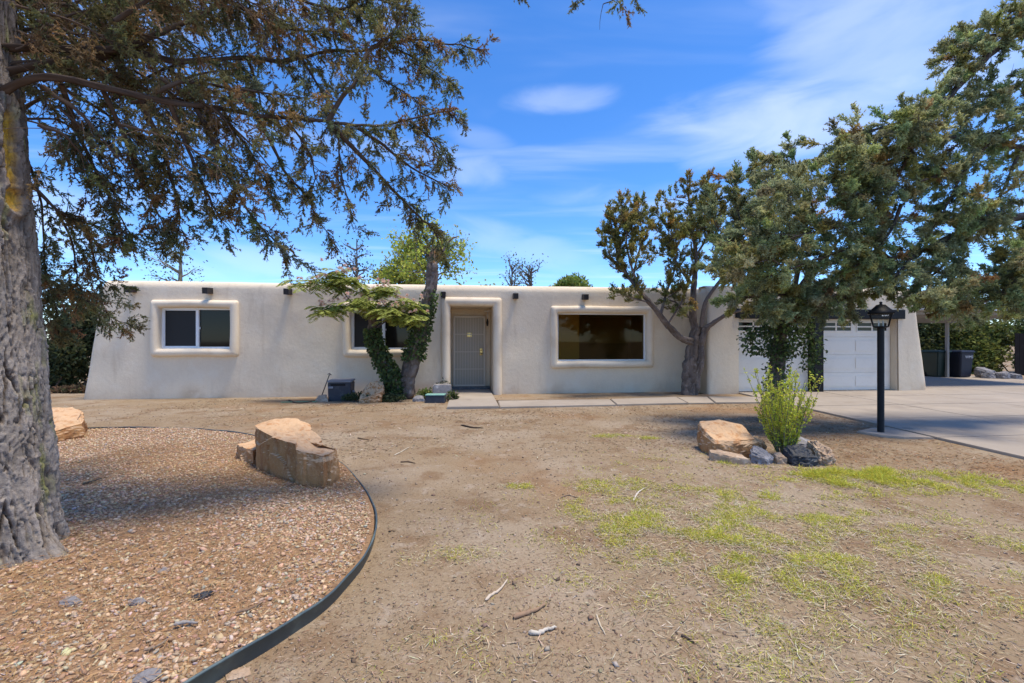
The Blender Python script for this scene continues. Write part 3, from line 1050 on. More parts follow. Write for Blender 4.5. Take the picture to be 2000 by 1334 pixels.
class Tree:
    """limbs drawn as polylines; branchlets, twigs and foliage grow on them"""
    def __init__(s, name, label, base, category='tree', group=None):
        s.root = empty(name, tuple(base), 0, label=label, category=category, group=group)
        s.base = np.asarray(base, float)
        s.wood = Acc()
        s.limbs = []
        s.TV, s.TF, s.TC, s.tn = [], [], [], 0
        s.LV, s.LF, s.LC, s.ln = [], [], [], 0

    def limb(s, pts, r0, r1, leaf=1.0, start=.0, seg=8, col=(.16, .125, .10), wob=.012, sm=6):
        P = catmull(np.asarray(pts, float), sm)
        k = len(P)
        P = P + wob * np.stack([vnoise(np.arange(k) * .55, np.full(k, 3.1 * i + r0 * 91 + P[0, 0] * 7), seed=40 + i) for i in range(3)], 1) * np.linspace(.2, 1, k)[:, None]
        rad = np.linspace(r0, r1, k)
        rad = rad * (1 + .12 * vnoise(np.arange(k) * .9, np.full(k, P[0, 0] * 5), seed=50))
        if r0 > .08 or .0245 <= r0 <= .0265:
            sg = 30 if r0 > .08 else 12
            cen = resample(P, .035)[0]
            V, F = tube_arrays(cen, np.interp(np.linspace(0, 1, len(cen)), np.linspace(0, 1, k), rad), sg)
            nr = len(cen)
            th = np.tile(np.linspace(0, 2 * np.pi, sg, endpoint=False), nr)
            zz = np.repeat(np.arange(nr) * .035, sg)
            f1, f2, cid = worley(th / (2 * np.pi) * 11 + .8 * fbm(np.cos(th) * 2, np.sin(th) * 2, zz * 2, seed=7, oct=2), zz * 2.2, seed=int(abs(P[0, 0]) * 10), wrap=11)
            rdg = np.clip((f2 - f1) / .3, 0, 1)
            V = V + (V - np.repeat(cen, sg, 0)) * (.24 * (rdg - .7) + .12 * fbm(np.cos(th) * 3, np.sin(th) * 3, zz * 5, seed=9, oct=3) + .18 * np.cos(3 * th + 2 * zz))[:, None]
            s.wood.add(V, F, (np.asarray(col) * (.6 + .4 * rdg[:, None]) * (.8 + .4 * cid[:, None])))
        else:
            s.wood.tube(P, rad, seg, np.asarray(col) * (1 + .12 * rng.normal()))
        s.limbs.append((P, leaf, start))
        return P

    def twig_add(s, V, F, C):
        s.TV.append(V); s.TF.append(F + s.tn); s.tn += len(V); s.TC.append(np.broadcast_to(C, (len(V), 3)))

    def leaf_add(s, V, F, C):
        s.LV.append(V); s.LF.append(F + s.ln); s.ln += len(V); s.LC.append(C)

    def foliate(s, limbs=None, ds=.09, blen=(.25, .6), bend=(0, 0, -.4), spread=.9, fwd=.7, twigs=9, tlen=(.10, .22), tbend=(0, 0, -.2),
                sprigs=4, blades=6, bl=(.025, .045), bw=(.007, .012), palette=((.05, .07, .035),), weights=(1,), bare=0.0, twig_col=(.10, .07, .05), wood_r=.004, up=(0, 0, 0), taper=.0, tfwd=.8, trand=.75):
        """branchlets -> twigs -> sprigs -> blades, all vectorised"""
        bend = np.array(bend); tbend = np.array(tbend); up = np.array(up)
        P0, D0, LF = [], [], []
        for P, leaf, start in (limbs if limbs is not None else s.limbs):
            if leaf <= 0:
                continue
            Q, t = resample(P, ds / leaf)
            keep = t >= start
            T = unit(np.gradient(Q, axis=0))
            P0.append(Q[keep]); D0.append(T[keep]); LF.append(t[keep])
        P0, D0, t = np.vstack(P0), np.vstack(D0), np.concatenate(LF)
        n = len(P0)
        d = unit(D0 * fwd + rnd_dir(n) * spread + up)
        L = rng.uniform(*blen, n) * (1.1 - .45 * t)
        B = grow(P0, d, L, 6, bend, .13)
        V, F = curves_mesh(B[:, ::2], wood_r, wood_r * .4)
        s.twig_add(V, F, np.array(twig_col))
        if bare:
            B = B[rng.random(n) > bare]
            n = len(B)
        # twigs along each branchlet
        fr = rng.uniform(.18, 1.0, (n, twigs)) * 6
        i0 = np.minimum(fr.astype(int), 5)
        w = (fr - i0)[..., None]
        ar = np.arange(n)[:, None]
        tp = (B[ar, i0] * (1 - w) + B[ar, i0 + 1] * w).reshape(-1, 3)
        td = unit(B[ar, i0 + 1] - B[ar, i0]).reshape(-1, 3)
        m = len(tp)
        td = unit(td * tfwd + rnd_dir(m) * trand + up * .6)
        Tw = grow(tp, td, rng.uniform(*tlen, m) * (1 + taper * (.55 - fr.ravel() / 6)), 4, tbend, .12)
        V, F = curves_mesh(Tw[::2, ::2], wood_r * .5, wood_r * .25, 2)
        s.twig_add(V, F[::2], np.array(twig_col) * 1.1)
        bc = pick_colors(n, palette, weights)          # one tone per branchlet
        tc = np.repeat(bc, twigs, 0) * (1 + .13 * rng.normal(size=(m, 1))).clip(.6, 1.5)
        # blades
        kb = sprigs * blades
        fr = rng.uniform(.1, 1.0, (m, kb)) * 4
        i0 = np.minimum(fr.astype(int), 3)
        w = (fr - i0)[..., None]
        ar = np.arange(m)[:, None]
        bp = (Tw[ar, i0] * (1 - w) + Tw[ar, i0 + 1] * w).reshape(-1, 3)
        bd = unit(Tw[ar, i0 + 1] - Tw[ar, i0]).reshape(-1, 3)
        k = len(bp)
        bd = unit(bd * .75 + rnd_dir(k) * .8 + up * .4)
        V, F, C = tri_blades(bp, bd, rng.uniform(*bl, k), rng.uniform(*bw, k), np.repeat(tc, kb, 0) * (1 + .12 * rng.normal(size=(k, 1))).clip(.6, 1.5))
        s.leaf_add(V, F, C.clip(.004, .9))

    def build(s, bark='bark', leafmat='needle', crown='crown'):
        off = s.base
        if s.wood.V:
            mesh_np('trunk', np.vstack(s.wood.V) - off, np.vstack(s.wood.F), M[bark], s.root, np.vstack(s.wood.C), True)
        if s.TV:
            mesh_np('twigs', np.vstack(s.TV) - off, np.vstack(s.TF), M['twig'], s.root, np.vstack(s.TC))
        if s.LV:
            mesh_np(crown, np.vstack(s.LV) - off, np.vstack(s.LF), M[leafmat], s.root, np.vstack(s.LC))
        return s.root


def path(*pts):
    """(px, py, depth) triples -> metres"""
    return [at(*p) for p in pts]


# ================================================================== BIG LEFT CYPRESS
lt = Tree('cypress_tree', 'huge old conifer with thick furrowed grey trunk and branches hanging over the gravel', (-3.46, 2.95, 0))


def big_trunk():
    z = np.concatenate([np.linspace(-.12, 3.3, 440), np.linspace(3.3, 5.6, 31)[1:]])[:, None]
    th = np.radians(np.concatenate([np.linspace(-130, 60, 215, endpoint=False), np.linspace(60, 230, 45, endpoint=False)]))[None]   # finer on the side towards the yard
    nz, nt_ = z.size, th.size
    Z, TH = np.broadcast_to(z, (nz, nt_)), np.broadcast_to(th, (nz, nt_))
    # centre line leans a little left going up
    cx = -.06 * np.clip(Z - .3, 0, 9) - .012 * np.clip(Z - 3, 0, 9) ** 2
    cy = .02 * Z
    r = .352 - .030 * Z + .060 * np.exp(-np.clip(Z, 0, 9) / .14)
    r = np.maximum(r, .15)
    lobes = .035 * np.cos(5 * TH + 1.4) + .03 * np.cos(3 * TH - .5) + .018 * np.cos(9 * TH)
    r = r + lobes * (np.exp(-np.clip(Z, 0, 9) / .30) * 1.25 + .12)
    # the root buttress running out to the right
    da = np.angle(np.exp(1j * (TH - R(4))))
    r = r + .17 * np.exp(-(da / .16) ** 2) * np.exp(-np.clip(Z, 0, 9) / .085)
    # bark: long braided fissures between flat plates, then thin flakes on the plates
    cx_, sx_ = np.cos(TH), np.sin(TH)
    warp = .25 * fbm(cx_ * 4, sx_ * 4, Z * 3.0, seed=61, oct=2)
    n1 = fbm(cx_ * 5.2 + warp, sx_ * 5.2 + warp, Z * 1.5, seed=62, oct=3, gain=.4)
    n2 = fbm(cx_ * 11 + warp * 2, sx_ * 11, Z * 4.2, seed=65, oct=3, gain=.5)
    fis1 = np.clip(1 - np.abs(n1) / .11, 0, 1)
    fis2 = np.clip(1 - np.abs(n2) / .12, 0, 1)
    wrap = 27
    tw = np.mod(TH, 2 * np.pi) / (2 * np.pi) * wrap + .9 * fbm(cx_ * 2.2, sx_ * 2.2, Z * 1.7, seed=61, oct=3)
    zw = Z * 4.5 + .75 * fbm(cx_ * 3, sx_ * 3, Z * 2.3 + 9, seed=64, oct=3)
    f1, f2, cid = worley(tw, zw, seed=5, wrap=wrap)
    g1, g2, cid2 = worley(tw * 2.6, zw * 3.4 + .4 * fbm(tw * 4, zw * 4, seed=70, oct=2), seed=9)
    ridge = 1 - np.clip(fis1 * 1.2 + fis2 * .7, 0, 1)
    rough = fbm(cx_ * 30, sx_ * 30, Z * 22, seed=80, oct=3, gain=.6)
    amp = .060
    r = r + .012 + amp * (.25 * n1 - .95 * fis1 ** .8) - .020 * fis2 ** .8 + .010 * (cid - .5) + .013 * (cid2 - .5) + .0045 * rough
    # healed wound on the side facing the house door
    wa = np.angle(np.exp(1j * (TH - R(2)))) * .30
    wz = Z - 2.70
    w1 = np.sqrt((wa / .052) ** 2 + (wz / .25) ** 2)
    w2 = np.sqrt((wa / .06) ** 2 + ((Z - 2.36) / .075) ** 2)
    w = np.minimum(w1, w2)
    ins = np.clip((1.1 - w) / .2, 0, 1)
    rim = np.exp(-((w - 1.4) / .33) ** 2)
    r = r - ins * .03 + rim * .035
    X = cx + r * np.cos(TH)
    Y = cy + r * np.sin(TH)
    V = np.stack([X, Y, Z], -1).reshape(-1, 3)
    grey = np.array([.245, .208, .172]); brown = np.array([.130, .095, .072]); pale = np.array([.36, .335, .305])
    k = np.clip(.45 + .8 * fbm(np.cos(TH) * 3, np.sin(TH) * 3, Z * 3, seed=90, oct=3), 0, 1)[..., None]
    hgt = np.clip((Z - 1.3) / 1.2, 0, 1)[..., None]
    base = grey * (1 - hgt * .6) + brown * hgt * .6
    C = base * (.62 + .55 * cid[..., None] + .35 * cid2[..., None]) * (1 - .25 * k) + pale * .22 * k * (1 - hgt * .6)
    C = C * 1.12 * ridge[..., None] + np.array([.085, .056, .040]) * (1 - ridge[..., None])      # inner bark is brown where the plates have split apart
    lich = np.clip(fbm(np.cos(TH) * 6 + 4, np.sin(TH) * 6, Z * 5, seed=95, oct=3) - .35, 0, 1)[..., None] * 1.3
    C = C * (1 - lich) + np.array([.26, .25, .11]) * lich
    wy = np.array([.60, .36, .055]) * (1 + .35 * fbm(TH * 40, Z * 25, seed=97, oct=3))[..., None]
    C = C * (1 - ins[..., None]) + wy * ins[..., None]
    i = np.arange(nz - 1)[:, None] * nt_
    j = np.arange(nt_)[None]
    F = np.stack([i + j, i + (j + 1) % nt_, i + nt_ + (j + 1) % nt_, i + nt_ + j], -1).reshape(-1, 4)
    mesh_np('trunk', V, F, M['bark'], lt.root, C.reshape(-1, 3).clip(.02, .8), True)


big_trunk()
BR = (.095, .066, .049)
LB = [  # (points, r0, r1, leafiness, start)
    (path((-40, 150, 3.0), (120, 118, 3.2), (265, 105, 3.4), (340, 120, 3.6), (400, 118, 3.75), (480, 112, 3.9), (550, 122, 4.0), (590, 112, 4.1), (650, 100, 4.2), (720, 95, 4.3), (800, 78, 4.4), (880, 86, 4.5), (945, 98, 4.55)), .026, .005, 1.0, .35),
    (path((-20, 190, 3.0), (80, 150, 3.0), (200, 170, 3.15), (330, 200, 3.3), (420, 210, 3.45), (500, 225, 3.6), (570, 232, 3.7), (640, 238, 3.8), (700, 245, 3.9), (760, 242, 4.0), (820, 228, 4.05), (890, 212, 4.1)), .026, .004, .9, .3),
    (path((-30, 90, 3.0), (120, 95, 3.2), (230, 95, 3.3), (310, 65, 3.5), (380, 35, 3.7), (430, 0, 3.8), (500, -60, 4.0)), .025, .012, 1.0, .3),
    (path((228, 105, 3.3), (232, 50, 3.4), (240, -40, 3.5)), .04, .02, 1.0, .2),
    (path((640, 238, 3.8), (668, 189, 3.85), (693, 160, 3.9), (718, 101, 4.0), (744, 76, 4.1), (765, 10, 4.2)), .022, .004, .8, .1),
    (path((645, 240, 3.8), (690, 290, 3.9), (730, 330, 4.0), (770, 375, 4.1), (820, 425, 4.2), (848, 448, 4.25), (866, 500, 4.3)), .022, .004, 1.0, .12),
    (path((700, 250, 3.9), (750, 285, 4.0), (800, 325, 4.1), (850, 352, 4.15), (885, 372, 4.2)), .016, .003, .9, .1),
    (path((800, 236, 4.0), (848, 277, 4.1), (872, 308, 4.1)), .012, .003, .9, .1),
    (path((500, 225, 3.6), (530, 280, 3.65), (560, 340, 3.7), (600, 385, 3.8), (622, 430, 3.85), (652, 468, 3.9)), .016, .003, .65, .2),
    (path((380, 208, 3.4), (420, 280, 3.5), (450, 350, 3.6), (490, 420, 3.7), (530, 465, 3.75), (562, 500, 3.8)), .018, .003, 1.25, .15),
    (path((330, 200, 3.3), (360, 270, 3.45), (385, 340, 3.5), (415, 400, 3.55), (445, 445, 3.6)), .018, .003, 1.3, .15),
    (path((270, 185, 3.3), (310, 270, 3.45), (335, 350, 3.5), (350, 420, 3.55), (345, 480, 3.6)), .018, .003, 1.3, .15),
    (path((200, 175, 3.2), (240, 260, 3.35), (270, 340, 3.45), (300, 400, 3.5), (330, 460, 3.55)), .018, .003, 1.2, .15),
    (path((120, 165, 3.1), (150, 250, 3.3), (190, 340, 3.4), (225, 410, 3.45), (262, 465, 3.5)), .018, .003, 1.15, .15),
    (path((20, 330, 3.1), (60, 360, 3.2), (126, 420, 3.3), (210, 448, 3.4), (275, 462, 3.5)), .016, .003, 1.0, .15),
    (path((40, 290, 3.1), (60, 330, 3.4), (78, 390, 3.6), (86, 483, 3.8), (92, 560, 3.9)), .013, .003, .75, .2),
    (path((110, 410, 3.6), (140, 470, 3.8), (148, 530, 3.9), (160, 575, 4.0)), .01, .003, .8, .1),
    (path((170, 440, 3.6), (182, 500, 3.8), (196, 545, 3.9), (230, 560, 4.0)), .01, .003, .9, .1),
    (path((30, 500, 4.2), (60, 530, 4.3), (95, 560, 4.4), (110, 610, 4.5), (115, 650, 4.5)), .016, .003, 2.0, .1),
    (path((60, 530, 4.3), (120, 560, 4.4), (165, 585, 4.5), (215, 615, 4.5), (258, 642, 4.6)), .016, .003, 1.3, .1),
    (path((480, 112, 3.9), (500, 160, 3.9), (515, 215, 3.9), (540, 260, 3.95)), .012, .003, .8, .15),
    (path((590, 114, 4.1), (620, 165, 4.1), (640, 200, 4.1), (645, 250, 4.1)), .012, .003, .8, .15),
    (path((690, 98, 4.25), (740, 150, 4.3), (790, 180, 4.3), (830, 215, 4.3)), .010, .003, .9, .15),
    (path((760, 88, 4.35), (820, 120, 4.4), (860, 150, 4.4), (885, 170, 4.4)), .010, .003, 1.1, .1),
    (path((560, 234, 3.7), (600, 290, 3.8), (615, 340, 3.8), (605, 390, 3.8)), .010, .003, 1.1, .15),
    (path((660, 250, 3.85), (665, 330, 3.9), (682, 400, 3.9), (690, 445, 3.95)), .008, .002, .5, .2),
    (path((450, 5, 3.8), (520, 40, 3.9), (590, 60, 4.0), (650, 60, 4.05)), .016, .004, 1.3, .0),
    (path((470, -40, 3.9), (560, -10, 4.1), (640, 15, 4.2), (700, 20, 4.3), (735, 45, 4.4)), .016, .004, 1.3, .0),
    (path((600, -60, 4.2), (690, -20, 4.3), (760, 5, 4.4), (800, 20, 4.4), (825, 50, 4.45)), .014, .003, .9, .0),
    (path((718, 101, 4.0), (770, 60, 4.1), (790, 20, 4.2), (800, -10, 4.2)), .010, .003, .9, .1),
    (path((660, 100, 4.2), (650, 60, 4.2), (665, 20, 4.25), (690, -20, 4.3)), .010, .003, .9, .1),
    (path((300, 180, 3.2), (360, 160, 3.3), (440, 170, 3.5), (520, 180, 3.6), (590, 190, 3.7)), .016, .003, 1.0, .1),
    (path((420, 212, 3.45), (470, 270, 3.6), (510, 330, 3.7), (530, 390, 3.75)), .014, .003, .9, .1),
    (path((1150, -120, 3.6), (1228, -50, 3.55), (1230, -30, 3.5), (1208, -6, 3.5), (1180, 8, 3.5)), .012, .003, .3, .55),
    (path((1030, -120, 3.8), (1020, -50, 3.7), (1008, -35, 3.7), (1002, -14, 3.7)), .008, .002, .28, .5),
    (path((1100, -120, 3.7), (1122, -50, 3.6), (1128, -38, 3.6), (1134, -14, 3.6)), .008, .002, .28, .5),
    # the limb those three sprays hang from, over the camera
    (path((-60, -250, 3.0), (400, -420, 3.3), (800, -330, 3.5), (1020, -200, 3.7), (1150, -120, 3.6)), .05, .012, .25, .5),
]
for pts, r0, r1, lf, st in LB:
    lt.limb(pts, r0, r1, lf, st, 7, BR)
PALG = ((0.214, 0.207, 0.09), (0.27, 0.244, 0.105), (0.221, 0.244, 0.135), (0.307, 0.207, 0.092), (0.342, 0.218, 0.105))
lt.foliate(ds=.030, blen=(.12, .36), bend=(.05, 0, -.75), spread=.8, fwd=.65, twigs=15, tlen=(.04, .10), tbend=(0, 0, -.3), sprigs=3, blades=6,
           bl=(.013, .028), bw=(.0065, .012), palette=PALG, weights=(4, 3, 3, 2, .8), bare=.12, twig_col=BR, wood_r=.0032)
# dense interior over the upper left: many cross limbs, half of the twigs bare and brown
inner_l = []
for k in range(78):
    x0, y0 = rng.uniform(-120, 330), rng.uniform(-140, 250)
    d0 = rng.uniform(2.9, 4.6)
    ang = rng.uniform(-.5, .9)
    ln = rng.uniform(120, 300)
    pts = path((x0, y0, d0), (x0 + ln * .5 * math.cos(ang), y0 + ln * .5 * math.sin(ang) - 10, d0 + .1), (x0 + ln * math.cos(ang), y0 + ln * math.sin(ang) + 25, d0 + .3))
    inner_l.append((lt.limb(pts, rng.uniform(.008, .02), .003, 1.0, .1, 5, BR), 1.0, .05))
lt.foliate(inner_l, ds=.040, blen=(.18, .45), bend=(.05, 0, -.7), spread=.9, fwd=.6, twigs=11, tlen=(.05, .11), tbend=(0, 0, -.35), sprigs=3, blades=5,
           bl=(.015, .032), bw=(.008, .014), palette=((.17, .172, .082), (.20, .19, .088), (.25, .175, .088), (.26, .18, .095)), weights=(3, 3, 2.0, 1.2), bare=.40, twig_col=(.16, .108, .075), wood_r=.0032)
# crown above the frame, which shades the bed
top_l = []
for k in range(9):
    a = rng.uniform(0, 2 * math.pi)
    z0 = rng.uniform(4.0, 6.2)
    ln = rng.uniform(1.4, 2.8) * (1 - (z0 - 4) * .12)
    c = np.array([-3.46 - .1 * z0, 3.0, z0])
    e = c + np.array([math.cos(a) * ln, math.sin(a) * ln, rng.uniform(-.2, .5)])
    top_l.append((lt.limb([c, (c + e) / 2 + np.array([0, 0, .15]), e], .035, .006, 1.0, .2, 5, BR), 1.0, .15))
lt.foliate(top_l, ds=.06, blen=(.3, .7), bend=(0, 0, -.5), spread=.9, fwd=.6, twigs=6, tlen=(.12, .25), sprigs=2, blades=4, bl=(.04, .07), bw=(.018, .03), palette=PALG, weights=(4, 3, 3, 1, 1), twig_col=BR)
# the big trunk mesh is its own part; limbs become a second part
mesh_np('limbs', np.vstack(lt.wood.V) - lt.base, np.vstack(lt.wood.F), M['twig'], lt.root, np.vstack(lt.wood.C), True)
lt.wood = Acc()
lt.build()

# ================================================================== RIGHT BLUE CYPRESSES
PALB = ((0.356, 0.391, 0.193), (0.456, 0.473, 0.226), (0.285, 0.316, 0.16), (0.37, 0.343, 0.121), (0.356, 0.226, 0.094))
rt = Tree('blue_cypress', 'large blue-green conifer whose limbs reach in from the right edge', (10.6, 8.0, 0))
rt.limb([(10.6, 8.0, -.1), (10.5, 8.0, 2.0), (10.5, 8.0, 4.5), (10.7, 8.0, 7.0), (10.8, 8.0, 9.5)], .30, .08, 0, 1, 12)
RB = [
    (path((2170, -80, 8), (2050, 0, 7.8), (1960, 80, 7.6), (1880, 160, 7.5), (1830, 215, 7.4), (1760, 238, 7.3), (1690, 262, 7.3), (1625, 305, 7.2)), .09, .006, 1.1, .1),
    (path((1849, 190, 7.4), (1811, 239, 7.4), (1777, 299, 7.3), (1740, 370, 7.3), (1690, 420, 7.2)), .04, .006, 1.0, .1),
    (path((2160, 330, 8), (2000, 290, 7.8), (1930, 280, 7.6), (1870, 268, 7.5), (1815, 272, 7.4), (1750, 300, 7.3)), .06, .006, 1.0, .2),
    (path((2190, 400, 8), (2000, 422, 7.8), (1875, 456, 7.6), (1800, 490, 7.5), (1740, 505, 7.4), (1660, 535, 7.3), (1600, 560, 7.2)), .08, .006, 1.1, .25),
    (path((2190, 470, 8), (2050, 500, 7.7), (1990, 540, 7.6), (1950, 575, 7.5), (1920, 592, 7.5)), .04, .006, .9, .2),
    (path((2160, 60, 8), (2080, 110, 7.8), (2010, 150, 7.7), (1975, 180, 7.6)), .05, .006, .9, .2),
    (path((2160, 0, 8), (2060, 20, 7.9), (1990, 30, 7.8), (1960, 60, 7.8)), .05, .006, 1.0, .1),
    (path((2000, 70, 7.7), (1930, 70, 7.6), (1890, 100, 7.6), (1850, 140, 7.5)), .03, .005, 1.0, .1),
    (path((1780, 300, 7.3), (1700, 330, 7.2), (1610, 352, 7.1), (1540, 380, 7.0), (1490, 402, 7.0)), .04, .005, 1.25, .1),
    (path((1930, 280, 7.6), (1880, 340, 7.5), (1850, 400, 7.4), (1820, 450, 7.4)), .03, .005, 1.1, .1),
    (path((1880, 340, 7.5), (1810, 350, 7.3), (1740, 380, 7.2), (1680, 400, 7.1)), .03, .005, 1.2, .1),
    (path((1990, 300, 7.7), (1960, 370, 7.6), (1930, 420, 7.5), (1880, 450, 7.5)), .03, .005, 1.0, .1),
    (path((1875, 456, 7.6), (1840, 520, 7.4), (1800, 550, 7.7), (1775, 575, 7.7)), .03, .005, 1.3, .1),
    (path((1880, 456, 7.6), (1880, 520, 7.5), (1868, 570, 7.4), (1872, 606, 7.4)), .02, .004, 1.1, .1),
    (path((1790, 492, 7.5), (1740, 545, 7.2), (1690, 556, 7.6), (1640, 572, 7.6)), .03, .005, 1.4, .1),
    (path((1740, 420, 7.3), (1650, 440, 7.1), (1570, 458, 7.0), (1510, 475, 6.9)), .03, .005, 1.3, .1),
    (path((1710, 470, 7.3), (1640, 490, 7.1), (1560, 520, 7.0), (1500, 540, 6.9)), .03, .005, 1.2, .1),
    (path((1760, 400, 7.3), (1740, 450, 7.2), (1700, 500, 7.1), (1650, 530, 7.0)), .03, .005, 1.3, .1),
    (path((1650, 540, 7.4), (1652, 575, 7.4), (1650, 600, 7.4)), .015, .004, 1.3, .1),
    (path((2160, 520, 8), (2040, 560, 7.8), (1995, 590, 7.7)), .03, .005, .8, .2),
    (path((2010, 430, 7.8), (1985, 480, 7.7), (1975, 530, 7.7), (1980, 570, 7.7)), .02, .004, 1.1, .1),
    (path((2040, 200, 7.8), (2000, 235, 7.7), (1965, 250, 7.7), (1930, 290, 7.6)), .03, .004, 1.1, .1),
]
for pts, r0, r1, lf, st in RB:
    rt.limb(pts, r0, r1, lf, st, 7, (.10, .075, .06))
for k in range(46):
    P, lf, st = rt.limbs[rng.integers(1, 23)]
    p0 = P[rng.integers(len(P) // 4, len(P))]
    d = np.array([-1.0, rng.normal() * .5, rng.uniform(-.55, .12)]) * rng.uniform(.5, 1.15)
    q = p0 + d
    if q[2] < 1.95 and q[0] > 4.4:
        q[2] = 1.95 + rng.random() * .4
    rt.limb([p0, p0 + d * .5 + np.array([0, 0, .10]), q], .018, .004, 1.0, .1, 5, (.12, .09, .07))
rt.foliate(ds=.062, blen=(.30, .62), bend=(-.45, -.15, -.20), spread=.8, fwd=.7, twigs=34, tlen=(.08, .17), tbend=(-.15, -.1, .05), sprigs=3, blades=4,
           bl=(.026, .052), bw=(.014, .023), palette=PALB, weights=(5, 4, 3, 1.4, .45), bare=.06, twig_col=(.13, .09, .066), wood_r=.0045, taper=1.0, tfwd=.95, trand=.62)
rt.build()

iv = Tree('ivy_clad_cypress', 'blue-green conifer with ivy-wrapped trunk standing behind the bright green shrub', (4.83, 8.3, 0))
IVT = path((1512, 824, 8.3), (1515, 760, 8.3), (1520, 700, 8.3), (1528, 650, 8.3), (1545, 600, 8.25), (1580, 540, 8.2), (1620, 490, 8.2))
iv.limb(IVT, .13, .05, 0, 1, 10, (.17, .13, .10))
IB = [
    (path((1526, 660, 8.3), (1500, 600, 8.2), (1470, 540, 8.2), (1450, 470, 8.2), (1440, 400, 8.2), (1425, 340, 8.2)), .06, .006, 1.0, .3),
    (path((1545, 600, 8.25), (1560, 520, 8.3), (1575, 430, 8.4), (1562, 350, 8.5), (1545, 285, 8.5)), .05, .006, .9, .3),
    (path((1575, 430, 8.4), (1520, 380, 8.4), (1485, 340, 8.4), (1474, 305, 8.4)), .02, .004, .8, .3),
    (path((1540, 610, 8.2), (1500, 585, 7.8), (1460, 580, 7.5), (1425, 590, 7.3)), .03, .005, 1.2, .2),
    (path((1545, 605, 8.2), (1560, 580, 7.8), (1530, 575, 7.4), (1500, 590, 7.2), (1520, 615, 7.1)), .03, .005, 1.3, .3),
    (path((1500, 600, 8.2), (1470, 560, 8.0), (1430, 530, 7.9), (1390, 520, 7.8)), .03, .005, 1.0, .2),
    (path((1580, 540, 8.2), (1600, 560, 7.8), (1600, 585, 7.5), (1575, 600, 7.3)), .03, .005, 1.4, .2),
    (path((1470, 540, 8.2), (1440, 480, 8.1), (1400, 440, 8.0), (1390, 400, 8.0)), .025, .004, .9, .2),
    (path((1580, 540, 8.2), (1560, 500, 8.0), (1520, 480, 7.8), (1470, 490, 7.7)), .03, .005, 1.2, .2),
    (path((1620, 490, 8.2), (1600, 440, 8.2), (1560, 410, 8.1), (1520, 420, 8.0), (1480, 440, 7.9)), .03, .005, 1.1, .2),
    (path((1620, 490, 8.2), (1660, 440, 8.3), (1680, 380, 8.4), (1660, 330, 8.4)), .03, .005, 1.0, .2),
    (path((1600, 520, 8.2), (1660, 510, 8.0), (1700, 530, 7.8), (1730, 560, 7.7)), .03, .005, 1.2, .2),
    (path((1600, 440, 8.3), (1560, 340, 8.4), (1500, 310, 8.4), (1480, 350, 8.4)), .02, .004, .9, .2),
]
for pts, r0, r1, lf, st in IB:
    iv.limb(pts, r0, r1, lf, st, 6, (.10, .075, .06))
iv.foliate(ds=.058, blen=(.28, .58), bend=(-.3, -.15, -.1), spread=.8, fwd=.65, twigs=34, tlen=(.08, .16), tbend=(-.1, -.1, .05), sprigs=3, blades=4,
           bl=(.026, .052), bw=(.014, .023), palette=PALB, weights=(5, 4, 3, 1.4, .4), bare=.05, twig_col=(.13, .09, .066), wood_r=.0045, taper=1.0, tfwd=.95, trand=.62)


def ivy_on(tree, P, r0, r1, n, size, z_lo=-9, z_hi=99, pal=((.085, .125, .042), (.125, .175, .052), (.062, .092, .040)), bulge=.05, name='ivy'):
    P = catmull(np.asarray(P), 8)
    Q, t = resample(P, .02)
    i = rng.integers(0, len(Q), n)
    T = unit(np.gradient(Q, axis=0))[i]
    nrm = unit(np.cross(T, rnd_dir(n)))
    rad = r0 + (r1 - r0) * t[i]
    p = Q[i] + nrm * (rad + bulge * rng.random(n) ** 1.5)[:, None]
    ok = (p[:, 2] > z_lo) & (p[:, 2] < z_hi)
    p, nrm = p[ok], nrm[ok]
    d = unit(nrm * .6 + rnd_dir(len(p)) * .7 + np.array([0, 0, -.5]))
    V, F, C = blades_mesh(p, d, rng.uniform(.7, 1.2, len(p)) * size, rng.uniform(.7, 1.1, len(p)) * size, pick_colors(len(p), pal, [1] * len(pal)), flat=nrm)
    mesh_np(name, V - tree.base, F, M['leaf'], tree.root, C.clip(.004, .9))


ivy_on(iv, IVT, .13, .12, 4600, .065, 1.15, 1.98, bulge=.32)
ivy_on(iv, IVT, .13, .10, 1800, .055, .0, 1.35, bulge=.10)
side = path((1570, 640, 8.2), (1590, 670, 8.1), (1590, 700, 8.05), (1578, 722, 8.0))
iv.limb(path((1540, 610, 8.25), (1570, 625, 8.2), (1590, 670, 8.1), (1580, 722, 8.0)), .01, .004, 0, 1, 5)
ivy_on(iv, side, .02, .02, 420, .06, bulge=.16)
side = path((1505, 640, 8.2), (1480, 650, 8.1), (1460, 660, 8.05), (1475, 690, 8.0))
ivy_on(iv, side, .02, .02, 420, .06, bulge=.18)
iv.build()

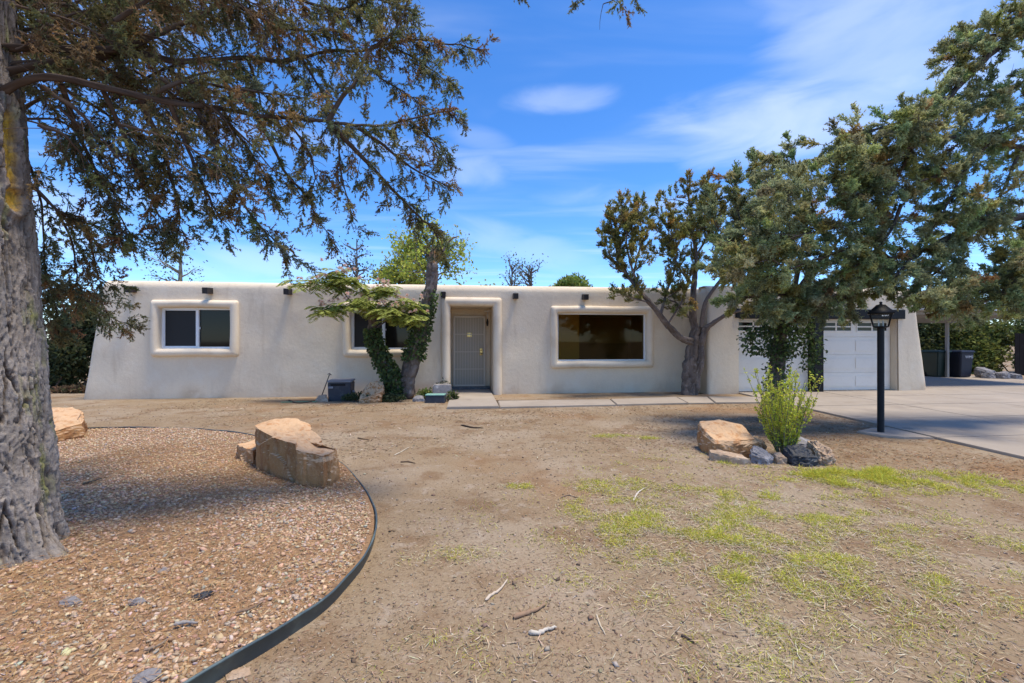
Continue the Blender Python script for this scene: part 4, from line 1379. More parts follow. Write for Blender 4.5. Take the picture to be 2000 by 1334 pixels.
# ================================================================== JUNIPER BY THE HOUSE
jn = Tree('juniper_tree', 'twisted olive-green juniper with forked trunk against the house wall', (4.75, 12.2, 0))
JT = [
    (path((1343, 772, 12.2), (1345, 735, 12.2), (1350, 700, 12.2), (1357, 665, 12.2), (1362, 640, 12.2)), .17, .12, 0, 1),
    (path((1352, 772, 12.15), (1358, 735, 12.15), (1366, 700, 12.15), (1368, 665, 12.15), (1378, 640, 12.1)), .13, .10, 0, 1),
    (path((1356, 668, 12.2), (1330, 660, 12.0), (1300, 630, 11.9), (1272, 592, 11.8), (1242, 560, 11.8), (1218, 525, 11.8), (1206, 490, 11.8), (1196, 445, 11.8), (1192, 415, 11.8)), .085, .01, 1.0, .45),
    (path((1250, 568, 11.8), (1228, 500, 11.7), (1224, 450, 11.7), (1236, 410, 11.7)), .035, .006, 1.0, .2),
    (path((1236, 540, 11.8), (1250, 480, 11.9), (1252, 440, 11.9), (1254, 405, 11.9)), .03, .006, .9, .2),
    (path((1222, 530, 11.8), (1196, 505, 11.7), (1184, 475, 11.7), (1180, 450, 11.7)), .025, .005, 1.1, .1),
    (path((1272, 592, 11.8), (1230, 580, 11.6), (1205, 575, 11.5)), .025, .005, 1.0, .2),
    (path((1358, 655, 12.2), (1353, 610, 12.2), (1356, 560, 12.3), (1360, 500, 12.4), (1350, 440, 12.4), (1345, 380, 12.4), (1342, 345, 12.4)), .09, .008, 1.0, .35),
    (path((1290, 615, 11.9), (1302, 570, 12.0), (1318, 520, 12.1), (1320, 460, 12.1), (1312, 410, 12.1)), .04, .006, 1.1, .2),
    (path((1356, 560, 12.3), (1325, 520, 12.2), (1308, 470, 12.1), (1305, 420, 12.1)), .03, .006, 1.0, .2),
    (path((1372, 645, 12.1), (1392, 632, 12.0), (1420, 614, 11.8), (1448, 606, 11.6), (1480, 585, 11.4)), .075, .02, .7, .5),
    (path((1370, 640, 12.1), (1378, 590, 12.1), (1405, 550, 12.1), (1432, 515, 12.0), (1442, 470, 12.0), (1438, 400, 12.0), (1430, 345, 12.0)), .06, .008, 1.0, .35),
    (path((1410, 545, 12.1), (1400, 500, 12.2), (1398, 440, 12.3), (1400, 380, 12.3)), .035, .006, 1.0, .15),
    (path((1360, 500, 12.4), (1385, 450, 12.4), (1390, 400, 12.4), (1378, 355, 12.4)), .03, .006, 1.0, .1),
    (path((1345, 620, 12.2), (1320, 590, 12.0), (1300, 585, 11.9), (1335, 560, 11.9)), .03, .005, .9, .2),
    (path((1300, 640, 11.9), (1325, 600, 11.8), (1340, 570, 11.8), (1345, 530, 11.8)), .025, .005, .9, .2),
    (path((1420, 614, 11.8), (1450, 560, 11.6), (1470, 510, 11.6), (1480, 440, 11.6)), .03, .006, 1.0, .2),
    (path((1216, 525, 11.8), (1205, 470, 11.8), (1212, 430, 11.8)), .02, .005, 1.0, .1),
    (path((1440, 470, 12.0), (1470, 420, 12.0), (1485, 360, 12.0), (1480, 310, 12.0)), .02, .005, .9, .1),
]
for pts, r0, r1, lf, st in JT:
    jn.limb(pts, r0, r1, lf, st, 9, (.19, .15, .125), wob=.03)
PALJ = ((0.324, 0.31, 0.108), (0.397, 0.351, 0.108), (0.258, 0.271, 0.111), (0.423, 0.324, 0.095))
for k in range(30):
    P, lf, st = jn.limbs[(3, 4, 7, 8, 9, 11, 12, 13, 16, 17)[k % 10]]
    p0 = P[rng.integers(len(P) // 2, int(len(P) * .8))]
    d = np.array([rng.normal() * .32 + .05, rng.normal() * .35, rng.uniform(.2, .5)])
    jn.limb([p0, p0 + d * .5 + rng.normal(size=3) * .05, p0 + d], .018, .004, 1.0, .1, 5, (.17, .135, .11))
jn.foliate(ds=.056, blen=(.22, .52), bend=(0, 0, .4), spread=1.05, fwd=.4, twigs=22, tlen=(.07, .16), tbend=(0, 0, .3), sprigs=3, blades=4,
           bl=(.028, .052), bw=(.017, .027), palette=PALJ, weights=(4, 3, 3, 1.2), bare=.06, twig_col=(.15, .105, .072), wood_r=.006, up=(0, 0, .25), taper=.8, tfwd=.9, trand=.65)
jn.build()

# ================================================================== STUMP AND MIMOSA
ms = Tree('mimosa_tree', 'forked tree with broken ivy-covered stump and feathery mimosa leaves with pink blossoms', (-2.75, 11.35, 0))
SR = path((792, 776, 11.35), (800, 730, 11.35), (812, 680, 11.35), (822, 640, 11.35), (832, 600, 11.35), (840, 560, 11.35), (845, 525, 11.35), (846, 500, 11.35))
ms.limb(SR, .19, .115, 0, 1, 14, (.20, .155, .125), wob=.025)
SL = path((778, 778, 11.3), (765, 735, 11.25), (748, 705, 11.2), (735, 675, 11.2), (727, 650, 11.2), (727, 615, 11.2))
ms.limb(SL, .15, .085, 0, 1, 10, (.16, .12, .095), wob=.025)
# splintered top
for k in range(11):
    a = k / 11 * 2 * math.pi
    c = at(846, 503, 11.35)
    b = c + np.array([math.cos(a) * .085, math.sin(a) * .085, 0])
    h = rng.uniform(.08, .32)
    ms.wood.tube(np.array([b - [0, 0, .15], b + [.01, 0, h * .5], b + [rng.normal() * .03, 0, h]]), [.035, .025, .003], 5, (.22, .14, .085) if k % 3 else (.42, .22, .09))
ms.limb(path((846, 510, 11.35), (862, 495, 11.3), (878, 470, 11.3), (893, 462, 11.3)), .05, .015, 0, 1, 6, (.20, .155, .125))
ivy_on(ms, SR, .18, .12, 3000, .085, .95, 2.35, bulge=.12)
ivy_on(ms, SR, .18, .12, 260, .07, 2.3, 2.75, bulge=.04)
ivy_on(ms, SL, .15, .09, 2800, .085, 0, 1.75, bulge=.11)
ivy_on(ms, path((845, 588, 11.3), (850, 580, 11.2), (855, 570, 11.15)), .02, .02, 60, .07, bulge=.1, pal=((.11, .17, .04), (.08, .13, .035)))
MB = [
    path((727, 615, 11.2), (718, 580, 11.0), (690, 550, 10.8), (650, 530, 10.7), (610, 562, 10.6)),
    path((700, 605, 11.0), (682, 585, 10.9), (665, 565, 10.8), (640, 555, 10.8), (600, 553, 10.8), (565, 556, 10.8)),
    path((727, 620, 11.2), (735, 590, 11.0), (748, 570, 10.9), (760, 565, 10.9)),
    path((730, 625, 11.2), (755, 600, 11.0), (785, 590, 10.9), (810, 598, 10.9)),
    path((728, 630, 11.2), (720, 600, 10.9), (705, 590, 10.6), (690, 600, 10.4)),
    path((735, 640, 11.2), (760, 625, 11.0), (790, 620, 10.9), (818, 625, 10.8)),
    path((665, 565, 10.8), (660, 550, 10.75), (668, 545, 10.7), (690, 548, 10.7)),
    path((725, 620, 11.2), (735, 610, 10.8), (750, 608, 10.6), (770, 612, 10.5)),
    path((690, 600, 10.9), (655, 600, 10.7), (630, 610, 10.6)),
]
tips = []
for p in MB:
    Q = ms.limb(p, .022, .006, 0, 1, 5, (.12, .09, .07))
    tips.append(Q[len(Q) // 3:])
FV, FF, FC, fn = [], [], [], 0


def frond(p, d, L):
    """a bipinnate leaf: arching rachis with ~11 pairs of narrow pinnae"""
    global fn
    c = grow(p[None], d[None], L, 8, np.array([0, 0, -1.1]), .03)[0]
    Tn = unit(np.gradient(c, axis=0))
    sidev = unit(np.cross(Tn, np.array([0, 0, 1.0])))
    tone = np.array([.32, .36, .09]) * rng.uniform(.75, 1.4) + np.array([.02, .02, 0]) * rng.random()
    P, D, Ls = [], [], []
    for q in np.linspace(.12, 1, 11):
        f = q * 8
        i = min(int(f), 7)
        pos = c[i] * (1 - f + i) + c[i + 1] * (f - i)
        for s_ in (-1, 1):
            P.append(pos); D.append(sidev[i] * s_ + Tn[i] * .55 + np.array([0, 0, -.25])); Ls.append(L * .42 * math.sin(math.pi * (q * .75 + .2)) + .02)
    P, D, Ls = np.array(P), unit(np.array(D)), np.array(Ls)
    up = np.repeat([[0, 0, 1.0]], len(P), 0)
    V, F, C = blades_mesh(P, D, Ls, .030, np.repeat(tone[None], len(P), 0) * (1 + .1 * rng.normal(size=(len(P), 1))), flat=up)
    FV.append(V); FF.append(F + fn); FC.append(C); fn += len(V)


puffs = []
for Q in tips:
    nfr = 62
    for k in range(nfr):
        p = Q[rng.integers(0, len(Q))] + rng.normal(size=3) * .05
        a = rng.uniform(0, 2 * math.pi)
        frond(p, unit(np.array([math.cos(a), math.sin(a), rng.uniform(.0, .6)])), rng.uniform(.22, .42))
    for k in range(11):
        puffs.append(Q[rng.integers(0, len(Q))] + np.array([rng.normal() * .16, rng.normal() * .16, rng.uniform(.10, .24)]))
mesh_np('crown', np.vstack(FV) - ms.base, np.vstack(FF), M['leaf'], ms.root, np.vstack(FC).clip(.01, .9))
for p in puffs:
    n = 34
    d = unit(rnd_dir(n) + np.array([0, 0, .5]))
    V, F, C = blades_mesh(np.repeat(p[None], n, 0), d, rng.uniform(.045, .075, n), .018, pick_colors(n, ((.82, .54, .44), (.78, .56, .46), (.75, .68, .50)), (3, 2, 1.5), .1))
    mesh_np('blossom', V - ms.base, F, M['petal'], ms.root, C.clip(.02, .95))
ms.build()

# ================================================================== ROCKS
M['sandface_shaded'] = mat('sandstone_fracture_shade', (.42, .225, .095), .9, .12, noises=[  # orange-stained fracture face, with some shade put into its darker colour
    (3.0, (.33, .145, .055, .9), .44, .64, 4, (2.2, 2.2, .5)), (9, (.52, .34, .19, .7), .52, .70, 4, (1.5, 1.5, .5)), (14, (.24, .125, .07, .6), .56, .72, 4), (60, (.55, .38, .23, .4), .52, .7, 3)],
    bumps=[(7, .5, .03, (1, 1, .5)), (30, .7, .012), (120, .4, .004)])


def rock(name, outline, m, label, zb=-.08, seed=1, amp=.03, inset=.12, dome=.02, group=None, tilt=0, cuts=3, bulge=.03, category='boulder', crack=None):
    """outline: (x, y, z_top) round the stone; built as walls plus a crowned top, then broken up with noise"""
    O = np.array(outline, float)
    cen = O.mean(0)
    base = Vector((cen[0], cen[1], 0))
    bm = bmesh.new()
    k = len(O)

    def ring(sc, zf):
        r = []
        for x, y, z in O:
            p = cen[:2] + (np.array([x, y]) - cen[:2]) * sc
            r.append(bm.verts.new((p[0] - cen[0], p[1] - cen[1], zf(z))))
        return r
    rs = [ring(.97, lambda z: zb), ring(1.0 + bulge, lambda z: zb + (z - zb) * .42), ring(1.0, lambda z: zb + (z - zb) * .84), ring(1 - inset, lambda z: z), ring(.5, lambda z: z + dome * .7)]
    for a, b in zip(rs[:-1], rs[1:]):
        for i in range(k):
            bm.faces.new([a[i], a[(i + 1) % k], b[(i + 1) % k], b[i]])
    c = bm.verts.new((0, 0, cen[2] + dome))
    for i in range(k):
        bm.faces.new([rs[-1][i], rs[-1][(i + 1) % k], c])
    bm.faces.new(rs[0][::-1])
    bmesh.ops.recalc_face_normals(bm, faces=bm.faces[:])
    bmesh.ops.triangulate(bm, faces=bm.faces[:])
    for _ in range(cuts):
        bmesh.ops.subdivide_edges(bm, edges=bm.edges[:], cuts=1, use_grid_fill=True)
    bm.normal_update()
    size = max(O[:, 0].ptp() if hasattr(O[:, 0], 'ptp') else np.ptp(O[:, 0]), .1)
    sv = Vector((seed * 7.3, seed * 3.1, seed * 1.7))
    moves = []
    for v in bm.verts:
        p = v.co * (1.9 / size) + sv
        ch = mnoise.noise(p * 1.2) * 1.1
        # blocky fracture: cells of constant offset, with sharp steps
        cel = mnoise.cell(p * 2.1 + Vector((0, 0, mnoise.noise(p * 1.5)))) * .9
        fine = mnoise.fractal(p * 4.5, .9, 2.1, 4) * .45
        moves.append((v, v.normal * amp * (.7 * ch + (.75 * cel if abs(v.normal.z) < .6 else 0) + fine)))
    for v, d in moves:
        v.co += d
        if crack:
            for cx_, cy_, ux, uy, dep in crack:
                rx, ry = v.co.x + cen[0] - cx_, v.co.y + cen[1] - cy_
                dist = abs(rx * uy - ry * ux) + .006 * mnoise.noise(v.co * 9)
                if rx * ux + ry * uy < .10 and abs(v.normal.z) < .35 and v.co.z < .34:
                    v.co -= v.normal * dep * math.exp(-(dist / .016) ** 2)
    o = bm_obj(name, bm, M[m], None, label=label, category=category, group=group)
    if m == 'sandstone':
        o.data.materials.append(M['sandface_shaded'])
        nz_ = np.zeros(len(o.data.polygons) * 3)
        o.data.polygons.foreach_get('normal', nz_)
        o.data.polygons.foreach_set('material_index', (nz_[2::3] < .25).astype(np.int32))  # steep faces get the stained colour with shade painted in
    o.location = base
    return o


# the big split boulder on the gravel
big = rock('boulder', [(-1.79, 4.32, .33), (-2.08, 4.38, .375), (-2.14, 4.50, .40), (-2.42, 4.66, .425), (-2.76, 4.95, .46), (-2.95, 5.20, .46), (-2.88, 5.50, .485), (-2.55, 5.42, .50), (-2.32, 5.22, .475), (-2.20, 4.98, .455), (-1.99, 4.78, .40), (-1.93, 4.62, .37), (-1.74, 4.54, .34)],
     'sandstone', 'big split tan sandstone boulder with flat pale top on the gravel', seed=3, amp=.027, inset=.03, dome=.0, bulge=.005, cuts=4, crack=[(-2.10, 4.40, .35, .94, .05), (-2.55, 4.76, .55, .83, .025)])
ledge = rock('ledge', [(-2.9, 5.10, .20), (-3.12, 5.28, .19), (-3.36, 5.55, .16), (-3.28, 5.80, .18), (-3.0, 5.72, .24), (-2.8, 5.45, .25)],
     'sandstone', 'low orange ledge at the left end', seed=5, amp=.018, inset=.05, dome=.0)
ledge.parent = big
ledge.location = ledge.location - big.location
del ledge['category']
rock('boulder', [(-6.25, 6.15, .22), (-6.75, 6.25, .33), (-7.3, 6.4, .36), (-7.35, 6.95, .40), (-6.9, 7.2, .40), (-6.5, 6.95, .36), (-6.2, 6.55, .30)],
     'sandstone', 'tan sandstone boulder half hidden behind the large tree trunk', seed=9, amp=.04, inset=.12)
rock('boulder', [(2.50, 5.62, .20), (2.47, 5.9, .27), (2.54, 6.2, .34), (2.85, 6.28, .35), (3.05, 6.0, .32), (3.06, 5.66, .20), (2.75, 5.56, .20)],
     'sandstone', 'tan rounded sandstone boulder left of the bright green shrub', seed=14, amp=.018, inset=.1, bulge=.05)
rock('stone', [(2.37, 5.46, .09), (2.40, 5.56, .10), (2.75, 5.44, .07), (2.78, 5.30, .05), (2.55, 5.34, .07)], 'tanrock', 'thin flat brown slab lying in front of the tan boulder', seed=22, amp=.012, inset=.06, bulge=0, category='rock')
rock('stone', [(2.82, 5.38, .12), (2.89, 5.52, .17), (3.01, 5.48, .14), (3.08, 5.35, .08), (2.95, 5.29, .07)], 'greyrock', 'angular grey rock with a pale face left of the shrub base', seed=25, amp=.02, inset=.22, category='rock')
rock('stone', [(3.24, 5.26, .11), (3.24, 5.42, .18), (3.40, 5.45, .19), (3.52, 5.35, .15), (3.53, 5.24, .08), (3.36, 5.20, .09)], 'blackrock', 'smooth black rock in front right of the bright shrub', seed=28, amp=.02, inset=.15, category='rock')
rock('stone', [(3.55, 5.32, .16), (3.57, 5.50, .22), (3.68, 5.50, .21), (3.77, 5.38, .16), (3.74, 5.27, .09), (3.62, 5.25, .11)], 'tanrock', 'pitted tan rock at the right end of the rock ring', seed=31, amp=.03, inset=.15, category='rock')
rock('stone', [(3.44, 5.62, .16), (3.42, 5.80, .22), (3.66, 5.85, .22), (3.78, 5.72, .18), (3.60, 5.6, .16)], 'greyrock', 'flat brownish grey rock behind the black rock', seed=34, amp=.02, inset=.1, category='rock')
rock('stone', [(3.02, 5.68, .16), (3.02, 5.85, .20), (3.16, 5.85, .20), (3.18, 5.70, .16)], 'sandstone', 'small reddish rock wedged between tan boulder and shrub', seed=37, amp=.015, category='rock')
rock('stone', [(3.10, 5.32, .07), (3.10, 5.42, .09), (3.21, 5.43, .09), (3.22, 5.32, .06)], 'tanrock', 'fist-sized tan stone between grey rock and black rock', seed=38, amp=.01, category='rock')
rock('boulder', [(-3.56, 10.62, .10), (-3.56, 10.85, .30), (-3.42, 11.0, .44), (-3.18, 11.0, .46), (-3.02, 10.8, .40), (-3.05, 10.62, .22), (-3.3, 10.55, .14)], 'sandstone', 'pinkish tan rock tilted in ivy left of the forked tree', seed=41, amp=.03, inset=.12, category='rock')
rock('stone', [(-4.62, 10.70, .07), (-4.62, 10.85, .13), (-4.42, 10.88, .15), (-4.34, 10.72, .06)], 'tanrock', 'pale flat stone at the left foot of the black utility box', seed=44, amp=.012, category='rock')
rock('stone', [(-2.35, 10.75, .08), (-2.32, 10.9, .12), (-2.12, 10.92, .12), (-2.06, 10.74, .07)], 'greyrock', 'small grey rubble stone just left of the teal-lidded box', seed=47, amp=.012, category='rock')
# stones standing out of the gravel
gs = [((268, 1175), .035, 'greyrock', 'dark bluish stone lying near the middle of the gravel'), ((710, 1330), .02, 'tanrock', 'pale stone by the lower end of the edging'),
      ((285, 1318), .045, 'greyrock', 'pale grey oval stone at the bottom of the gravel'), ((395, 1160), .04, 'blackrock', 'flat black stone chip in the middle of the gravel'), ((320, 1110), .03, 'greyrock', 'small grey stone chip right of the tree foot'),
      ((490, 1062), .035, 'tanrock', 'largest pinkish pebble in the far gravel'), ((465, 1300), .04, 'tanrock', 'light tan cobble inside the bend of the edging'), ((136, 1176), .045, 'greyrock', 'pale mauve stone below the tree roots')]
for i, ((px, py), s_, m_, lb) in enumerate(gs):
    d = (CAM_Z - .05) * FPX / (py - 667)
    x = (px - 1000) / FPX * d
    z = float(bed_z(x, d)) if in_bed(np.array([x]), np.array([d]))[0] else 0
    a = np.linspace(0, 2 * np.pi, 7)[:-1]
    rr = s_ * rng.uniform(.75, 1.25, 6)
    rock('stone', [(x + r_ * math.cos(t) * 1.2, d + r_ * math.sin(t), z + s_ * rng.uniform(.35, .6)) for r_, t in zip(rr, a)], m_, lb, zb=z - .02, seed=60 + i, amp=s_ * .16, inset=.3, dome=s_ * .2, cuts=2, category='stone')

# ================================================================== LAMP POST
LPX, LPY = 5.68, 7.01
lp = empty('lamp_post', (LPX, LPY, .028), 0, label='tall black lamp post with glass lantern beside the driveway', category='lamp post')
ac = Acc()
ac.tube([(0, 0, 0), (0, 0, .004), (0, 0, 1.6)], [.047, .045, .045], 20)
ac.build('pole', M['black'], lp)
ac = Acc()
ac.tube([(0, 0, 1.598), (0, 0, 1.60), (0, 0, 1.615), (0, 0, 1.62)], [.0, .075, .13, .0], 4)
ac.build('base_plate', M['black'], lp, smooth=False)
b0, b1, zb_, zt_ = .125, .185, 1.62, 1.815
lan = None
fc = Acc()
for k in range(4):
    a = R(90 * k + 90 + 8)
    p0 = np.array([b0 * math.cos(a), b0 * math.sin(a), zb_]); p1 = np.array([b1 * math.cos(a), b1 * math.sin(a), zt_])
    a2 = R(90 * (k + 1) + 90 + 8)
    q0 = np.array([b0 * math.cos(a2), b0 * math.sin(a2), zb_]); q1 = np.array([b1 * math.cos(a2), b1 * math.sin(a2), zt_])
    fc.tube([p0, p1], .009, 6)
    fc.tube([p0, q0], .008, 6)
    fc.tube([p1, q1], .009, 6)
    s_ = .955
    mesh_np('glass_pane', [p0 * [s_, s_, 1], q0 * [s_, s_, 1], q1 * [s_, s_, 1], p1 * [s_, s_, 1]], [[0, 1, 2, 3]], M['clear'], lp)
fc.build('lantern_frame', M['black'], lp)
V, F = tube_arrays([(0, 0, 1.812), (0, 0, 1.815), (0, 0, 1.838), (0, 0, 1.93), (0, 0, 1.955), (0, 0, 1.96), (0, 0, 1.975), (0, 0, 1.995), (0, 0, 2.01)], [.0, .225, .225, .105, .075, .03, .022, .03, .0], 4)
ca, sa = math.cos(R(98 - 0)), math.sin(R(98))
rotm = np.array([[math.cos(R(8)), -math.sin(R(8)), 0], [math.sin(R(8)), math.cos(R(8)), 0], [0, 0, 1]])
mesh_np('cap', V @ rotm.T, F, M['black'], lp)
for dx in (-.035, .035):
    ac = Acc()
    ac.tube([(dx, 0, 1.62), (dx, 0, 1.69), (dx, 0, 1.695), (dx, 0, 1.735)], [.011, .011, .008, .002], 8, (.7, .68, .62))
    ac.build('candle', M['bulb'], lp)

for ch in list(lp.children):
    if ch.name.split('.')[0] in ('glass_pane', 'candle', 'cap'):
        ch.parent = [c for c in lp.children if c.name.startswith('lantern_frame')][0]

# ================================================================== THINGS BY THE WALL
bx = empty('utility_box', (-4.14, 11.05, .0), HA, label='black plastic utility box with grey lid against the house wall', category='box')
bm = bmesh.new()
box(bm, -.27, .27, -.2, .2, 0, .44)
for v in bm.verts:
    if v.co.z < .1:
        v.co.x *= .95
bmesh.ops.bevel(bm, geom=bm.edges[:], offset=.012, segments=2, affect='EDGES')
bm_obj('body', bm, M['boxplastic'], bx)
box_obj('slot', (-.20, .14, -.207, -.2005, .36, .41), M['black'], bx)
bm = bmesh.new()
box(bm, -.285, .285, -.22, .21, .445, .485)
for v in bm.verts:
    v.co.z += .05 * (v.co.y + .2)
bmesh.ops.bevel(bm, geom=bm.edges[:], offset=.01, segments=2, affect='EDGES')
bm_obj('lid', bm, M['boxtop'], bx)
box_obj('connector', (-.25, -.14, -.235, -.2005, .30, .35), M['boxtop'], bx, bevel=.01)
box_obj('valve', (.271, .33, -.1, -.06, .18, .24), M['boxtop'], bx, bevel=.01)
vb = empty('valve_box', (-1.78, 10.62, 0), 0, label='dark valve box with teal lid beside the entry slab', category='box')
bm = bmesh.new()
box(bm, -.23, .23, -.14, .14, -.02, .17)
for v in bm.verts:
    if v.co.z > .1:
        v.co.x *= .93; v.co.y *= .9
bmesh.ops.bevel(bm, geom=bm.edges[:], offset=.008, segments=1, affect='EDGES')
bm_obj('body', bm, M['boxplastic'], vb)
box_obj('lid', (-.222, .222, -.135, .135, .171, .195), M['teal'], vb, bevel=.008)
bm = bmesh.new()
box(bm, -.25, .25, -.16, .16, -.02, .36)
for v in bm.verts:
    if v.co.z > .2:
        v.co.y += .08; v.co.x *= .86
bmesh.ops.bevel(bm, geom=bm.edges[:], offset=.02, segments=2, affect='EDGES')
o = bm_obj('concrete_block', bm, M['greyrock'], None, label='grey block standing behind the teal-lidded box by the entry', category='block')
o.location = (-1.72, 11.2, 0)
o.rotation_euler = (0, 0, HA)
ac = Acc()
ac.tube([(-4.72, 11.22, 0), (-4.63, 11.3, .33), (-4.555, 11.36, .60)], .012, 7, (.06, .055, .055))
o = ac.build('digging_bar', M['twig'], None, label='thin dark bar leaning on the wall left of the utility box', category='bar')
ac = Acc(); ac.tube([(-4.60, 11.35, .60), (-4.555, 11.36, .625), (-4.51, 11.36, .585)], .012, 6, (.06, .055, .055)); ac.build('hook', M['twig'], o)
ac = Acc()
ac.tube(catmull([(-5.35, 10.55, .012), (-5.0, 10.60, .014), (-4.75, 10.66, .012), (-4.55, 10.62, .012)], 6), .010, 6, (.20, .34, .20))
ac.build('garden_hose', M['twig'], None, label='short pale green hose on the dirt left of the utility box', category='hose')

# ================================================================== BINS, FENCE, RUBBLE BEYOND THE CARPORT
def bin_(loc, rz, m, label, text=None):
    e = empty('wheelie_bin', loc, rz, label=label, category='bin', group='bins behind the carport post')
    bm = bmesh.new()
    vs = box(bm, -.29, .29, -.32, .32, .05, 1.0)
    for v in bm.verts:
        if v.co.z < .5:
            v.co.x *= .82; v.co.y *= .8
    bmesh.ops.bevel(bm, geom=bm.edges[:], offset=.03, segments=3, affect='EDGES')
    bm_obj('body', bm, M[m], e)
    bm = bmesh.new()
    box(bm, -.315, .315, -.36, .34, 1.0, 1.05)
    for v in bm.verts:
        if v.co.z > 1.03:
            v.co.x *= .9; v.co.y *= .9
            v.co.z += .03
    bmesh.ops.bevel(bm, geom=bm.edges[:], offset=.012, segments=2, affect='EDGES')
    bm_obj('lid', bm, M[m], e)
    ac = Acc(); ac.tube([(-.22, .36, .98), (-.22, .42, 1.0), (.22, .42, 1.0), (.22, .36, .98)], .015, 6); ac.build('handle', M[m], e)
    for sx in (-1, 1):
        ac = Acc(); ac.tube([(sx * .20, .27, .12), (sx * .201, .27, .12), (sx * .26, .27, .12), (sx * .261, .27, .12)], [0, .12, .12, 0], 16); ac.build('wheel', M['black'], e)
    if text:
        cu = bpy.data.curves.new('t', 'FONT'); cu.body = text; cu.size = .15; cu.extrude = .003; cu.align_x = 'CENTER'
        t = bpy.data.objects.new('t', cu); COL.objects.link(t); bpy.context.view_layer.update()
        me = bpy.data.meshes.new_from_object(t.evaluated_get(bpy.context.evaluated_depsgraph_get()))
        bpy.data.objects.remove(t)
        me.materials.append(M['white'])
        o = bpy.data.objects.new('lettering', me); COL.objects.link(o); o.parent = e
        o.location = (.07, -.318, .78); o.rotation_euler = (R(90 - 4), 0, 0)


bin_((16.72, 17.95, 0), HA, 'bingreen', 'dark green wheeled bin left of the white carport post')
bin_((17.42, 17.75, 0), HA, 'binblue', 'dark blue wheeled bin with white lettering right of the carport post', 'WMS')
fe = empty('wood_fence', (20.9, 18.9, 0), R(-12), label='dark board fence at the far right beyond the bins', category='fence')
for k in range(34):
    bm = bmesh.new()
    h = 1.75 + rng.uniform(-.02, .02)
    box(bm, k * .15, k * .15 + .14, rng.uniform(0, .01), .03, .02, h)
    bm_obj('board', bm, M['fence'], fe)
box_obj('rail', [(0, 5.1, .031, .07, .4, .49)], M['fence'], fe)
box_obj('rail', [(0, 5.1, .031, .07, 1.4, 1.49)], M['fence'], fe)
for i, (x, y, s_, lb) in enumerate([(17.95, 17.15, .20, 'grey broken block just right of the blue bin'), (18.35, 17.05, .22, 'large grey rubble block in the pile beyond the carport'), (18.75, 16.95, .17, 'right-hand rubble block in the pile beyond the carport'), (18.2, 17.5, .30, 'tall rubble stone at the back of the pile beyond the carport')]):
    a = np.linspace(0, 2 * np.pi, 7)[:-1] + i
    rock('stone', [(x + s_ * 1.1 * math.cos(t), y + s_ * math.sin(t), s_ * rng.uniform(1.0, 1.4)) for t in a], 'greyrock', lb, seed=80 + i, amp=.03, category='rubble')
o = box_obj('brick', (-.12, .12, -.06, .06, 0, .08), mat('brick', (.34, .13, .08), .9), None, bevel=.006, label='single red brick on the ground under the fence', category='brick')
o.location = (19.1, 16.6, .04)

# ================================================================== BRIGHT SHRUB IN THE ROCK RING
sh = Tree('green_shrub', 'bright yellow-green upright shrub growing inside the rock ring', (3.36, 5.62, 0), category='shrub')
n = 62
a = rng.uniform(0, 2 * np.pi, n)
rr = rng.random(n) ** .6
P0 = np.stack([3.36 + .07 * rr * np.cos(a), 5.62 + .06 * rr * np.sin(a), np.full(n, .02)], 1)
D0 = unit(np.stack([np.cos(a) * rr * .46, np.sin(a) * rr * .40, np.ones(n)], 1))
Ls = rng.uniform(.68, 1.30, n) * (1 - .16 * rr)
St = grow(P0, D0, Ls, 10, np.array([0, 0, .25]), .05)
V, F = curves_mesh(St, .006, .002, 4)
sh.twig_add(V, F, np.array((.20, .19, .12)))
# side shoots
m = 9
fr = rng.uniform(1.0, 9.6, (n, m)); i0 = fr.astype(int); w = (fr - i0)[..., None]; ar = np.arange(n)[:, None]
sp = (St[ar, i0] * (1 - w) + St[ar, i0 + 1] * w).reshape(-1, 3)
sd = unit(unit(St[ar, i0 + 1] - St[ar, i0]).reshape(-1, 3) + rnd_dir(n * m) * .75 + np.array([0, 0, .15]))
Sh = grow(sp, sd, rng.uniform(.05, .17, n * m), 4, np.array([0, 0, .3]), .08)
V, F = curves_mesh(Sh, .0025, .001, 3)
sh.twig_add(V, F, np.array((.22, .23, .10)))
allc = [(St, 10, 26), (Sh, 4, 12)]
for Cv, k, q in allc:
    nn = len(Cv)
    fr = rng.uniform(.08 * k, k - .01, (nn, q)); i0 = fr.astype(int); w = (fr - i0)[..., None]; ar = np.arange(nn)[:, None]
    lp_ = (Cv[ar, i0] * (1 - w) + Cv[ar, i0 + 1] * w).reshape(-1, 3)
    ld = unit(unit(Cv[ar, i0 + 1] - Cv[ar, i0]).reshape(-1, 3) * .5 + rnd_dir(nn * q))
    V, F, C = blades_mesh(lp_, ld, rng.uniform(.018, .036, nn * q), rng.uniform(.012, .021, nn * q), pick_colors(nn * q, ((.60, .64, .08), (.48, .56, .08), (.70, .69, .10)), (3, 2, 2), .12))
    sh.leaf_add(V, F, C.clip(.02, .8))
sh.build(leafmat='leaf')


